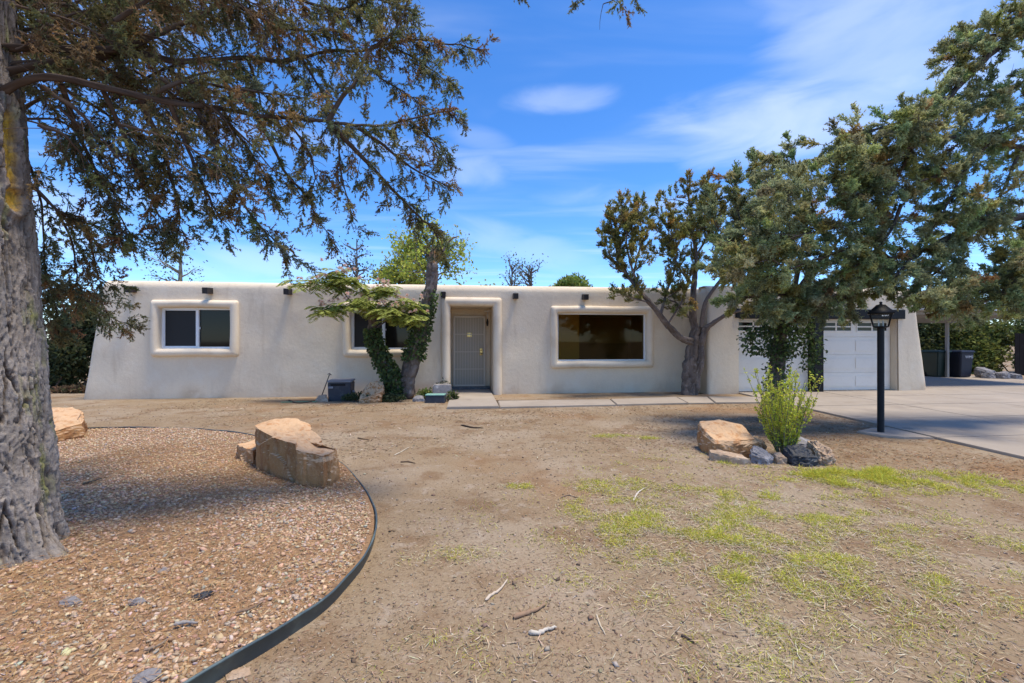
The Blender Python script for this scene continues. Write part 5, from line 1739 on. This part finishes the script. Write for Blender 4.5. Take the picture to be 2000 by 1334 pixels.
# ================================================================== LEAFY MASSES: HEDGES, GROUND COVER, BACKGROUND TREES
def shrub(name, label, c, size, n, leaf, pal, wts, stems=8, category='shrub', group=None, top_bias=1.0, hollow=.25, lumps=9, low=False):
    """a shrub as overlapping leafy lumps on real stems"""
    c = np.asarray(c, float); size = np.asarray(size, float)
    t = Tree(name, label, (c[0], c[1], 0), category, group)
    ctr, rad, tone = [], [], []
    for k in range(lumps):
        d = rnd_dir(1)[0]
        d[2] = abs(d[2]) if rng.random() < .6 else d[2]
        if low and k % 2:
            d = np.array([d[0], d[1], -abs(d[2]) - .5])
        ctr.append(c + d * size * rng.uniform(.25, .68)); rad.append(size * rng.uniform(.35, .55)); tone.append(rng.uniform(.75, 1.3))
    ctr, rad, tone = np.array(ctr), np.array(rad), np.array(tone)
    for k in range(stems):
        j = rng.integers(0, lumps)
        b = np.array([c[0] + rng.normal() * size[0] * .3, c[1] + rng.normal() * size[1] * .3, 0])
        t.limb([b, (b + ctr[j]) / 2 + rng.normal(size=3) * .08, ctr[j]], .03, .008, 0, 1, 5, (.12, .09, .07))
    j = rng.integers(0, lumps, n)
    d = rnd_dir(n)
    q = hollow + (1 - hollow) * rng.random(n) ** .5
    p = ctr[j] + d * rad[j] * q[:, None] * (1 + .25 * vnoise(d[:, 0] * 3 + j, d[:, 1] * 3, d[:, 2] * 3, seed=5))[:, None]
    p[:, 2] = np.maximum(p[:, 2], .03)
    ld = unit(d * .5 + rnd_dir(n) * .9)
    col = pick_colors(n, pal, wts) * tone[j][:, None]
    V, F, C = tri_blades(p, ld, rng.uniform(.8, 1.5, n) * leaf, rng.uniform(.6, 1.0, n) * leaf, col)
    t.leaf_add(V, F, C.clip(.004, .8))
    return t.build(leafmat='leaf')


DK = ((.055, .072, .032), (.075, .092, .040), (.10, .112, .046)); DKW = (3, 2, 1)
GRN = ((.13, .17, .045), (.18, .22, .05), (.09, .12, .04)); GW = (3, 2, 2)
shrub('evergreen_shrub', 'dark evergreen shrub behind the trunk at the left end of the house', (-13.9, 14.2, 1.5), (1.7, 1.1, 1.6), 13000, .11, DK, DKW, low=True, lumps=16, group='dark shrubs left of the house')
shrub('evergreen_shrub', 'dark shrub touching the left corner of the house', (-12.0, 15.0, 1.35), (1.3, 1.2, 1.45), 11000, .11, DK, DKW, low=True, lumps=16, group='dark shrubs left of the house')
shrub('evergreen_shrub', 'tall dark shrub at the far left edge beyond the big trunk', (-16.6, 14.0, 1.5), (1.8, 1.3, 1.6), 11000, .11, DK, DKW, low=True, lumps=16, group='dark shrubs left of the house')
shrub('leaf_pile', 'low heap of brown leaves under the dark shrubs at left', (-11.9, 12.7, .06), (1.2, .5, .16), 1800, .07, ((.16, .10, .055), (.12, .08, .05), (.10, .11, .05)), (3, 2, 1), stems=0, category='leaves')
for i, (x, y, z, sx, sy, sz, lb, pal) in enumerate([
    (15.6, 21.2, 1.35, 1.6, 1.0, 1.4, 'dark bushy hedge shrub behind the green bin', DK),
    (18.2, 21.0, 1.35, 1.7, 1.0, 1.45, 'hedge shrub with sunlit top behind the blue bin', ((.06, .075, .03), (.08, .10, .035), (.12, .135, .04))),
    (21.0, 20.6, 1.45, 1.8, 1.1, 1.5, 'yellow-green hedge shrub behind the board fence', ((.14, .17, .045), (.20, .22, .05), (.09, .11, .04))),
    (24.5, 20.6, 1.4, 2.0, 1.1, 1.5, 'dense green hedge shrub at the right edge past the fence', ((.11, .14, .045), (.16, .18, .05), (.08, .10, .04)))]):
    shrub('hedge_shrub', lb, (x, y, z), (sx * 1.25, sy, sz * 1.15), 14000, .13, pal, (3, 2, 1), low=True, lumps=16, group='hedge beyond the carport')
# ivy and weeds round the forked tree
for i, (x, y, sx, sy, sz, n_, lb, pal) in enumerate([
    (-3.0, 10.75, .55, .22, .13, 1100, 'mat of dark ivy round the foot of the forked tree', DK),
    (-3.75, 10.85, .30, .16, .14, 420, 'low dark weeds between utility box and pinkish rock', DK),
    (-2.15, 11.05, .22, .2, .22, 420, 'leafy yellow-green weed left of the grey block', GRN),
    (-1.42, 10.85, .16, .2, .17, 300, 'small leafy weed at the left edge of the entry slab', ((.09, .12, .04), (.13, .16, .05), (.06, .08, .03))),
    (-1.75, 11.55, .30, .12, .32, 260, 'weed growing behind the grey block against the wall', DK)]):
    shrub('weed', lb, (x, y, sz * .6), (sx, sy, sz), n_, .05, pal, (2, 2, 1), stems=4, category='weed')

# trees whose tops show over the roof
def far_tree(name, label, px, Y, z0, z1, spread, n_br, leaves, leaf, pal, wts, bark=(.16, .13, .11), lean=0, curl=.35, trunk=.16, spread_leaf=.22, up=.8):
    x = (px - 1000) / FPX * Y
    t = Tree(name, label, (x, Y, 0), 'tree', 'trees showing over the roof')
    t.limb([(x, Y, -.1), (x + lean * .3, Y, z0 * .6), (x + lean, Y, (z0 + z1) / 2), (x + lean * 1.1, Y, z1)], trunk, .03, 0, 1, 7, bark)
    P, D, Ln = [], [], []
    for k in range(n_br):
        q = rng.random()
        P.append((x + lean * (.3 + .7 * q), Y, z0 + (z1 - z0) * q * .85)); D.append((rng.normal(), rng.normal() * .6, up + rng.random() * .4)); Ln.append(spread * rng.uniform(.5, 1.1) * (1.1 - .5 * q))
    P, D = np.array(P), unit(np.array(D))
    B = grow(P, D, np.array(Ln), 10, np.array([0, 0, curl]), .16)
    V, F = curves_mesh(B, .05, .012, 4)
    t.twig_add(V, F, np.array(bark))
    m = 8
    fr = rng.uniform(2, 9.9, (n_br, m)); i0 = fr.astype(int); w = (fr - i0)[..., None]; ar = np.arange(n_br)[:, None]
    p = (B[ar, i0] * (1 - w) + B[ar, i0 + 1] * w).reshape(-1, 3)
    d = unit(unit(B[ar, i0 + 1] - B[ar, i0]).reshape(-1, 3) + rnd_dir(len(p)) * .8)
    T = grow(p, d, rng.uniform(.3, .9, len(p)) * spread * .4, 5, np.array([0, 0, .2]), .15)
    V, F = curves_mesh(T, .014, .005, 3)
    t.twig_add(V, F, np.array(bark))
    if leaves:
        i = rng.integers(0, len(T), leaves); j = rng.integers(1, 6, leaves)
        p = T[i, j] + rng.normal(size=(leaves, 3)) * spread_leaf
        tone = rng.uniform(.75, 1.25, len(T))[i][:, None]
        V, F, C = blades_mesh(p, rnd_dir(leaves), rng.uniform(.7, 1.3, leaves) * leaf, rng.uniform(.5, .8, leaves) * leaf, pick_colors(leaves, pal, wts) * tone)
        t.leaf_add(V, F, C.clip(.01, .8))
    t.build(leafmat='leaf')


YG = ((.38, .42, .07), (.46, .50, .09), (.28, .33, .06))
far_tree('elm_tree', 'yellow-green elm behind the broken stump above the roof', 850, 25, 3.6, 7.2, 3.0, 26, 4300, .18, YG, (3, 2, 1), lean=-.4, curl=.1, up=.45)
far_tree('elm_tree', 'light green elm crown left of the broken stump above the roof', 790, 26, 3.6, 5.4, 2.2, 20, 3000, .18, YG, (3, 2, 1), lean=-.3, curl=.0, up=.35)
far_tree('slender_tree', 'small dark-leaved slender tree above the roof over the mimosa', 697, 23, 3.2, 6.6, 1.2, 22, 420, .13, ((.045, .06, .035), (.07, .08, .04), (.17, .10, .06)), (3, 2, 1), curl=.3, trunk=.05)
far_tree('bare_tree', 'old half-bare tree with a pale limb above the left window', 345, 24, 3.4, 6.6, 1.8, 12, 500, .13, ((.16, .18, .06), (.11, .13, .05)), (1, 1), bark=(.30, .26, .19), lean=.2, curl=.0, up=.3, trunk=.22)
far_tree('sapling', 'sparse sapling with few leaves over the roof right of the elm', 1000, 24, 4.0, 5.4, 1.1, 9, 230, .12, ((.17, .20, .09), (.22, .25, .12)), (1, 1), curl=.5, trunk=.05)
far_tree('sapling', 'sparse twiggy sapling over the roof above the picture window', 1038, 24, 3.9, 5.3, 1.4, 11, 210, .12, ((.17, .20, .09), (.20, .22, .12)), (1, 1), curl=.4, trunk=.05)
shrub('round_tree', 'rounded bright green tree top just above the roof at right', (3.0, 25, 4.25), (1.35, 1.0, .95), 4200, .17, ((.22, .29, .06), (.28, .34, .08), (.17, .23, .05)), (3, 2, 1), stems=6, category='tree', group='trees showing over the roof')

# ================================================================== GRAVEL, LITTER, GRASS
ICO_V = None


def ico():
    p = (1 + 5 ** .5) / 2
    v = np.array([(-1, p, 0), (1, p, 0), (-1, -p, 0), (1, -p, 0), (0, -1, p), (0, 1, p), (0, -1, -p), (0, 1, -p), (p, 0, -1), (p, 0, 1), (-p, 0, -1), (-p, 0, 1)], float)
    f = np.array([(0, 11, 5), (0, 5, 1), (0, 1, 7), (0, 7, 10), (0, 10, 11), (1, 5, 9), (5, 11, 4), (11, 10, 2), (10, 7, 6), (7, 1, 8), (3, 9, 4), (3, 4, 2), (3, 2, 6), (3, 6, 8), (3, 8, 9), (4, 9, 5), (2, 4, 11), (6, 2, 10), (8, 6, 7), (9, 8, 1)])
    return unit(v), f


OCT_V = np.array([(1, 0, 0), (-1, 0, 0), (0, 1, 0), (0, -1, 0), (0, 0, 1), (0, 0, -1)], float)
OCT_F = np.array([(0, 2, 4), (2, 1, 4), (1, 3, 4), (3, 0, 4), (2, 0, 5), (1, 2, 5), (3, 1, 5), (0, 3, 5)])


def pebbles(name, x, y, z, size, col, near, parent=None, **props):
    V0, F0 = ico() if near else (OCT_V, OCT_F)
    n = len(x)
    jit = 1 + .22 * rng.normal(size=(n, len(V0), 1)).clip(-1.5, 1.5)
    S = np.stack([size * rng.uniform(.8, 1.35, n), size * rng.uniform(.65, 1.0, n), size * rng.uniform(.38, .68, n)], -1)[:, None]
    V = V0[None] * jit * S
    a = rng.uniform(0, 2 * np.pi, n)
    ca, sa = np.cos(a)[:, None], np.sin(a)[:, None]
    tx, ty = rng.normal(size=(n, 1)) * .25, rng.normal(size=(n, 1)) * .25
    X = V[..., 0] * ca - V[..., 1] * sa
    Y = V[..., 0] * sa + V[..., 1] * ca
    Z = V[..., 2] + X * tx + Y * ty
    W = np.stack([X + x[:, None], Y + y[:, None], Z + z[:, None]], -1)
    F = (F0[None] + (np.arange(n) * len(V0))[:, None, None]).reshape(-1, 3)
    return mesh_np(name, W.reshape(-1, 3), F, M['pebble'], parent, np.repeat(col, len(V0), 0).clip(.02, .9), True, **props)


def scatter(n, xr, yr, dens=1.0):
    """uniform over ground area"""
    return rng.uniform(*xr, n), rng.uniform(*yr, n)


GPAL = ((.48, .325, .205), (.55, .40, .265), (.41, .27, .165), (.60, .48, .35), (.41, .365, .315), (.50, .355, .215))
GWT = (4, 3, 3, 1.8, .9, 2)
x, y = scatter(62000, (-5.2, -.9), (1.0, 4.3))
vis = in_bed(x, y, -.012) & (np.abs(x) < y * 1.22 + .3) & (np.hypot((x + 3.46), y - 2.95) > .40)
x, y = x[vis], y[vis]
sz = .0045 + .0115 * rng.random(len(x)) ** 2.0
big = rng.random(len(x)) < .05
sz = np.where(big, sz * 1.4, sz)
bare = vnoise(x * 1.1, y * 1.1, seed=33) + .5 * vnoise(x * 3, y * 3, seed=34)
keep = rng.random(len(x)) < np.clip(.72 - .40 * bare, .22, 1)
x, y, sz = x[keep], y[keep], sz[keep]
bg_ = sz > .0085
for sel, hi, lb in ((bg_, True, 'larger pinkish tan pebbles strewn over the near gravel bed'), (~bg_, False, 'fine pinkish tan gravel covering the near bed')):
    X_, Y_, S_ = x[sel], y[sel], sz[sel]
    pebbles('gravel', X_, Y_, bed_z(X_, Y_) + S_ * rng.uniform(.0, .45, len(X_)), S_, pick_colors(len(X_), GPAL, GWT, .16), hi, kind='stuff', label=lb, category='gravel')
x, y = scatter(30000, (-8.5, -1.0), (4.2, 7.25))
vis = in_bed(x, y, -.006)
x, y = x[vis], y[vis]
sz = rng.uniform(.007, .018, len(x))
pebbles('gravel', x, y, bed_z(x, y) + sz * rng.uniform(.0, .4, len(x)), sz, pick_colors(len(x), GPAL, GWT, .13) * 1.08, False, kind='stuff', label='loose pinkish tan pebbles on the far half of the gravel bed', category='gravel')


def needles(name, x, y, z, ln, wd, col, lift=.012, **props):
    n = len(x)
    a = rng.uniform(0, 2 * np.pi, n)
    P = np.stack([x, y, z + rng.uniform(.002, lift, n)], 1)
    D = unit(np.stack([np.cos(a), np.sin(a), rng.normal(size=n) * .18], 1))
    up = np.repeat([[0, 0, 1.0]], n, 0)
    V, F, C = blades_mesh(P, D, ln, wd, col, flat=up)
    V[:, 2] = np.maximum(V[:, 2], ground_z(V[:, 0], V[:, 1]) + .001)
    return mesh_np(name, V, F, M['litter'], None, C.clip(.02, .8), **props)


x, y = scatter(90000, (-5, -.9), (1.0, 6.2))
vis = in_bed(x, y, -.01)
x, y = x[vis], y[vis]
pat = vnoise(x * 1.1, y * 1.1, seed=33)
k = rng.random(len(x)) < np.clip(.55 + .55 * pat, .16, 1)
x, y = x[k], y[k]
n = len(x)
needles('needle_litter', x, y, bed_z(x, y) + .006, rng.uniform(.03, .085, n), rng.uniform(.0022, .004, n), pick_colors(n, ((.38, .215, .095), (.44, .28, .14), (.28, .16, .08), (.50, .36, .22)), (3, 3, 2, 1)), .022, kind='stuff', label='dry brown conifer needles strewn over the gravel', category='needles')

# dirt: crumbs and small debris
yy = 1.3 + 8.2 * rng.random(80000) ** 1.7
xx = rng.uniform(-1.15, 1.15, 80000) * yy + .0
kk = rng.random(80000) < np.clip(.5 + .8 * fbm(xx * .9, yy * .9, seed=44, oct=3), .08, 1)
xx, yy = xx[kk], yy[kk]
vis = ~in_bed(xx, yy, .01) & (xx < 5.4) & (xx > -6)
x, y = xx[vis], yy[vis]
n = len(x)
needles('dirt_litter', x, y, ground_z(x, y), rng.uniform(.008, .034, n) * (1 + .08 * y), rng.uniform(.0014, .0036, n) * (1 + .12 * y), pick_colors(n, ((.20, .125, .075), (.27, .175, .10), (.36, .27, .185), (.14, .098, .066), (.42, .34, .25)), (3, 4, 3, 1.5, 1)), .006, kind='stuff', label='small dry twigs and leaf bits scattered on bare dirt', category='litter')
yy = 1.3 + 9.0 * rng.random(11000) ** 1.5
xx = rng.uniform(-1.15, 1.15, 11000) * yy
vis = ~in_bed(xx, yy, .01) & (xx < 5.6)
x, y = xx[vis], yy[vis]
sz = rng.uniform(.003, .010, len(x)) * (1 + .05 * y) * np.where(rng.random(len(x)) < .03, 1.9, 1)
pebbles('dirt_crumbs', x, y, ground_z(x, y) + sz * .2, sz, pick_colors(len(x), ((.30, .225, .16), (.22, .155, .105), (.42, .35, .28), (.15, .105, .075)), (3, 3, 1.3, 2)), False, kind='stuff', label='clods and tiny stones lying on bare dirt', category='clods')

xx = rng.uniform(-7.5, 6.1, 16000); yy = rng.uniform(5.5, 11.5, 16000)
k = ~in_bed(xx, yy, .01) & (rng.random(16000) < np.clip(.45 + .9 * fbm(xx * .8, yy * .8, seed=52, oct=3), .05, 1)) & (yy < 12.05 + .114 * xx)
x, y = xx[k], yy[k]
n = len(x)
needles('far_litter', x, y, ground_z(x, y), rng.uniform(.03, .09, n), rng.uniform(.008, .018, n), pick_colors(n, ((.17, .11, .065), (.23, .15, .085), (.36, .28, .195), (.12, .085, .055), (.44, .37, .28)), (3, 3, 3, 2, 1.5)), .008, kind='stuff', label='leaf crumbs and needle mats on the dirt near the house', category='litter')

# grass patches: centre, radii, weight, green share, height
GP = [(3.7, 4.75, 1.0, .36, .64, .72, .085), (3.3, 4.62, .6, .42, .5, .6, .07), (4.1, 4.85, .35, .12, .8, .8, .10), (3.35, 4.85, .3, .1, .8, .7, .10), (4.3, 4.6, 1.0, .45, .45, .55, .06), (1.25, 3.62, .95, .75, .42, .6, .045), (1.9, 3.78, 1.0, .7, .38, .55, .045), (2.6, 3.9, .9, .5, .16, .4, .04),
      (1.5, 3.15, .85, .6, .45, .6, .045), (1.2, 2.62, .7, .45, .24, .45, .042), (1.68, 2.75, .45, .28, .34, .5, .048), (1.38, 2.66, .10, .07, 1.2, .85, .075), (1.46, 3.18, .15, .10, 1.1, .85, .07), (1.05, 3.5, .18, .12, .8, .8, .05), (1.75, 3.62, .2, .12, .7, .7, .05),
      (2.55, 3.15, .75, .38, .26, .42, .042), (2.15, 2.52, .7, .38, .2, .42, .042), (2.45, 2.68, .15, .09, .8, .7, .06), (2.1, 2.95, .16, .1, .7, .6, .05), (-.30, 2.98, .42, .2, .30, .3, .035), (.07, 4.45, .13, .09, .7, .75, .045), (1.5, 6.9, .4, .16, .3, .6, .04),
      (2.0, 6.7, .2, .08, .4, .7, .05), (1.0, 4.35, .6, .4, .26, .6, .04), (.95, 2.1, .6, .3, .14, .5, .04), (-.2, 2.05, .5, .25, .10, .6, .03), (.5, 2.7, .6, .4, .10, .5, .035), (2.5, 5.35, .12, .06, .5, .8, .05),
      (2.85, 5.2, .10, .05, .7, .7, .05), (3.15, 5.12, .2, .06, .5, .4, .05), (3.45, 4.95, .18, .1, 1.0, .4, .10), (2.9, 3.4, 1.1, .8, .14, .35, .04), (3.2, 2.8, 1.1, .7, .13, .35, .04), (1.6, 2.0, .9, .4, .13, .35, .04), (2.0, 5.2, 1.3, .9, .05, .45, .04), (.2, 3.6, .8, .8, .05, .4, .03)]
gx, gy, gh, gg = [], [], [], []
for cx, cy, rx, ry, wt, share, h in GP:
    n = int(wt * rx * ry * 78000)
    a = rng.uniform(0, 2 * np.pi, n)
    q = np.sqrt(rng.random(n)) * rng.uniform(.6, 1.25, n)
    px_, py_ = cx + rx * q * np.cos(a), cy + ry * q * np.sin(a)
    cl = vnoise(px_ * 5.5, py_ * 5.5, seed=71) + .6 * vnoise(px_ * 13, py_ * 13, seed=72)
    k = (rng.random(n) < np.clip(.55 + 1.1 * cl, .04, 1)) | (wt > .65)
    k &= (px_ < 5.9) & ~in_bed(px_, py_, .01)
    gx.append(px_[k]); gy.append(py_[k])
    gh.append(h * rng.uniform(.35, 1.1, k.sum()) * np.clip(.8 + .5 * cl[k], .5, 1.4)); gg.append(rng.random(k.sum()) < (share + .14) * np.clip(.75 + .8 * cl[k], .15, 1.3))
gx, gy, gh, gg = map(np.concatenate, (gx, gy, gh, gg))
n = len(gx)
P0 = np.stack([gx, gy, ground_z(gx, gy) - .003], 1)
D0 = unit(np.stack([rng.normal(size=n) * .55, rng.normal(size=n) * .55, np.ones(n)], 1))
D0[~gg] = unit(D0[~gg] * np.array([1.7, 1.7, .55]))
C0 = grow(P0, D0, gh, 2, np.stack([D0[:, 0], D0[:, 1], -.7 * np.ones(n)], 1) * .8, .08)
S = unit(np.cross(D0, rnd_dir(n))) * (.0012 + .0006 * gy)[:, None]
V = np.stack([C0[:, 0] - S, C0[:, 0] + S, C0[:, 1] + S * .7, C0[:, 2], C0[:, 1] - S * .7], 1).reshape(-1, 3)
b = np.arange(n)[:, None] * 5
Ft = np.concatenate([b + np.array([[0, 1, 2]]), b + np.array([[4, 2, 3]])], 0)
col = np.where(gg[:, None], pick_colors(n, ((.58, .56, .085), (.66, .60, .11), (.46, .50, .07)), (3, 2, 2), .15), pick_colors(n, ((.56, .48, .25), (.48, .39, .20), (.40, .31, .17)), (2, 2, 2), .15))
mesh_np('lawn_grass', V, Ft, M['grass'], None, np.repeat(col, 5, 0).clip(.02, .85), kind='stuff', label='thin patchy yellow-green grass growing on the bare dirt', category='grass')
# flat dead thatch in the same patches
k = rng.random(n) < .42
x, y = gx[k] + rng.normal(size=k.sum()) * .07, gy[k] + rng.normal(size=k.sum()) * .05
ok = (x < 6.0) & ~in_bed(x, y, .01)
x, y = x[ok], y[ok]
n = len(x)
needles('dead_grass', x, y, ground_z(x, y), rng.uniform(.03, .08, n), rng.uniform(.0025, .0045, n), pick_colors(n, ((.46, .38, .25), (.38, .30, .19), (.52, .46, .34)), (3, 2, 1)), .012, kind='stuff', label='flattened straw-coloured dead grass among the green patches', category='dead grass')

# ================================================================== STICKS
ST = [([(900, 831), (922, 836), (945, 838)], .016, (.06, .045, .035), 'dark crooked stick on dirt in front of the entry slab'),
      ([(770, 893), (785, 886), (800, 877)], .008, (.55, .48, .38), 'thin pale stick pointing away right of the split boulder'),
      ([(782, 905), (797, 904), (812, 907)], .010, (.12, .085, .06), 'short dark twig on dirt right of the split boulder'),
      ([(698, 857), (712, 859), (722, 861)], .009, (.12, .085, .06), 'small dark twig behind the split boulder'),
      ([(1237, 983), (1246, 968), (1260, 957)], .010, (.58, .52, .44), 'bleached forked stick at the edge of the grass'),
      ([(1480, 956), (1505, 963), (1530, 970)], .009, (.50, .42, .32), 'straight straw-coloured stick right of the dry patch'),
      ([(948, 1172), (962, 1160), (975, 1152), (992, 1131)], .010, (.55, .46, .36), 'twisted pale driftwood piece left of the other two in the foreground'),
      ([(1002, 1209), (1030, 1198), (1050, 1190), (1066, 1180)], .014, (.30, .20, .13), 'thick brown bark stick in the middle foreground'),
      ([(1033, 1238), (1052, 1240), (1068, 1233), (1087, 1229)], .013, (.55, .50, .42), 'short pale curved root nearest the camera'),
      ([(1165, 1200), (1172, 1220), (1183, 1242)], .006, (.52, .44, .32), 'thin straw twig at the left edge of the foreground grass'),
      ([(340, 1243), (365, 1237), (385, 1238)], .011, (.30, .28, .26), 'grey stick lying low on the near gravel'),
      ([(160, 961), (178, 955), (200, 946)], .012, (.10, .09, .075), 'dark stick on the gravel right of the big trunk'),
      ([(375, 897), (392, 893), (405, 885)], .010, (.55, .42, .25), 'tan splinter on the far gravel left of the boulder'),
      ([(1095, 973), (1110, 969), (1130, 975)], .007, (.20, .15, .11), 'thin brown twig in the bare centre of the yard'),
      ([(562, 782), (580, 788), (605, 786), (618, 783)], .018, (.10, .075, .055), 'dark bent branch on the soil left of the utility box'),
      ([(1330, 1245), (1345, 1252), (1358, 1260)], .008, (.08, .06, .05), 'dark twig in the right foreground grass'),
      ([(280, 1290), (310, 1280), (330, 1266)], .007, (.26, .20, .15), 'slim brown twig near the bottom of the gravel'),
      ([(460, 1215), (490, 1205), (515, 1190)], .007, (.20, .14, .10), 'thin dark twig inside the bend of the edging')]
for i, (pp, r_, c_, lb) in enumerate(ST):
    pts = []
    for px, py in pp:
        d = CAM_Z * FPX / (py - 667)
        x_ = (px - 1000) / FPX * d
        inb = in_bed(np.array([x_]), np.array([d]))[0]
        z_ = float(bed_z(x_, d)) + .012 if inb else float(ground_z(x_, d))
        pts.append((x_, d, z_ + r_ * .8))
    Q = catmull(pts, 6)
    k = len(Q)
    Q = Q + rng.normal(size=Q.shape) * r_ * .10
    ac = Acc()
    ac.tube(Q, np.linspace(1, .45, k) * r_ * (1 + .09 * rng.normal(size=k)).clip(.7, 1.3) * np.r_[.3, np.ones(k - 2), .3], 7, np.array(c_))
    ac.build('stick', M['stick'], None, label=lb, category='stick', group='fallen sticks')

# orange needle litter under the right-hand trees, along the drive
xx = rng.uniform(.5, 6.1, 26000); yy = rng.uniform(4.6, 9.6, 26000)
wgt = np.clip((xx - 2.0) / 3.2, 0, 1) * np.clip(.6 + .7 * fbm(xx * 1.1, yy * 1.1, seed=47, oct=3), 0, 1)
k = (rng.random(26000) < wgt) & (xx < 6.1)
x, y = xx[k], yy[k]
n = len(x)
needles('drive_needles', x, y, ground_z(x, y), rng.uniform(.03, .08, n), rng.uniform(.005, .010, n), pick_colors(n, ((.26, .135, .06), (.32, .18, .085), (.19, .11, .06)), (3, 2, 2)), .008, kind='stuff', label='orange brown needles collected on dirt along the driveway edge', category='needles')


# small fittings hang under the part they are fixed to
for o in list(scene.objects):
    k = o.name.split('.')[0]
    p = o.parent
    if p is None:
        continue
    host = {'slot': 'body', 'connector': 'body', 'valve': 'body', 'handle': 'body', 'wheel': 'body', 'lettering': 'body', 'blossom': 'crown'}.get(k)
    if host:
        h = [c for c in p.children if c.name.split('.')[0] == host]
        if h:
            o.parent = h[0]
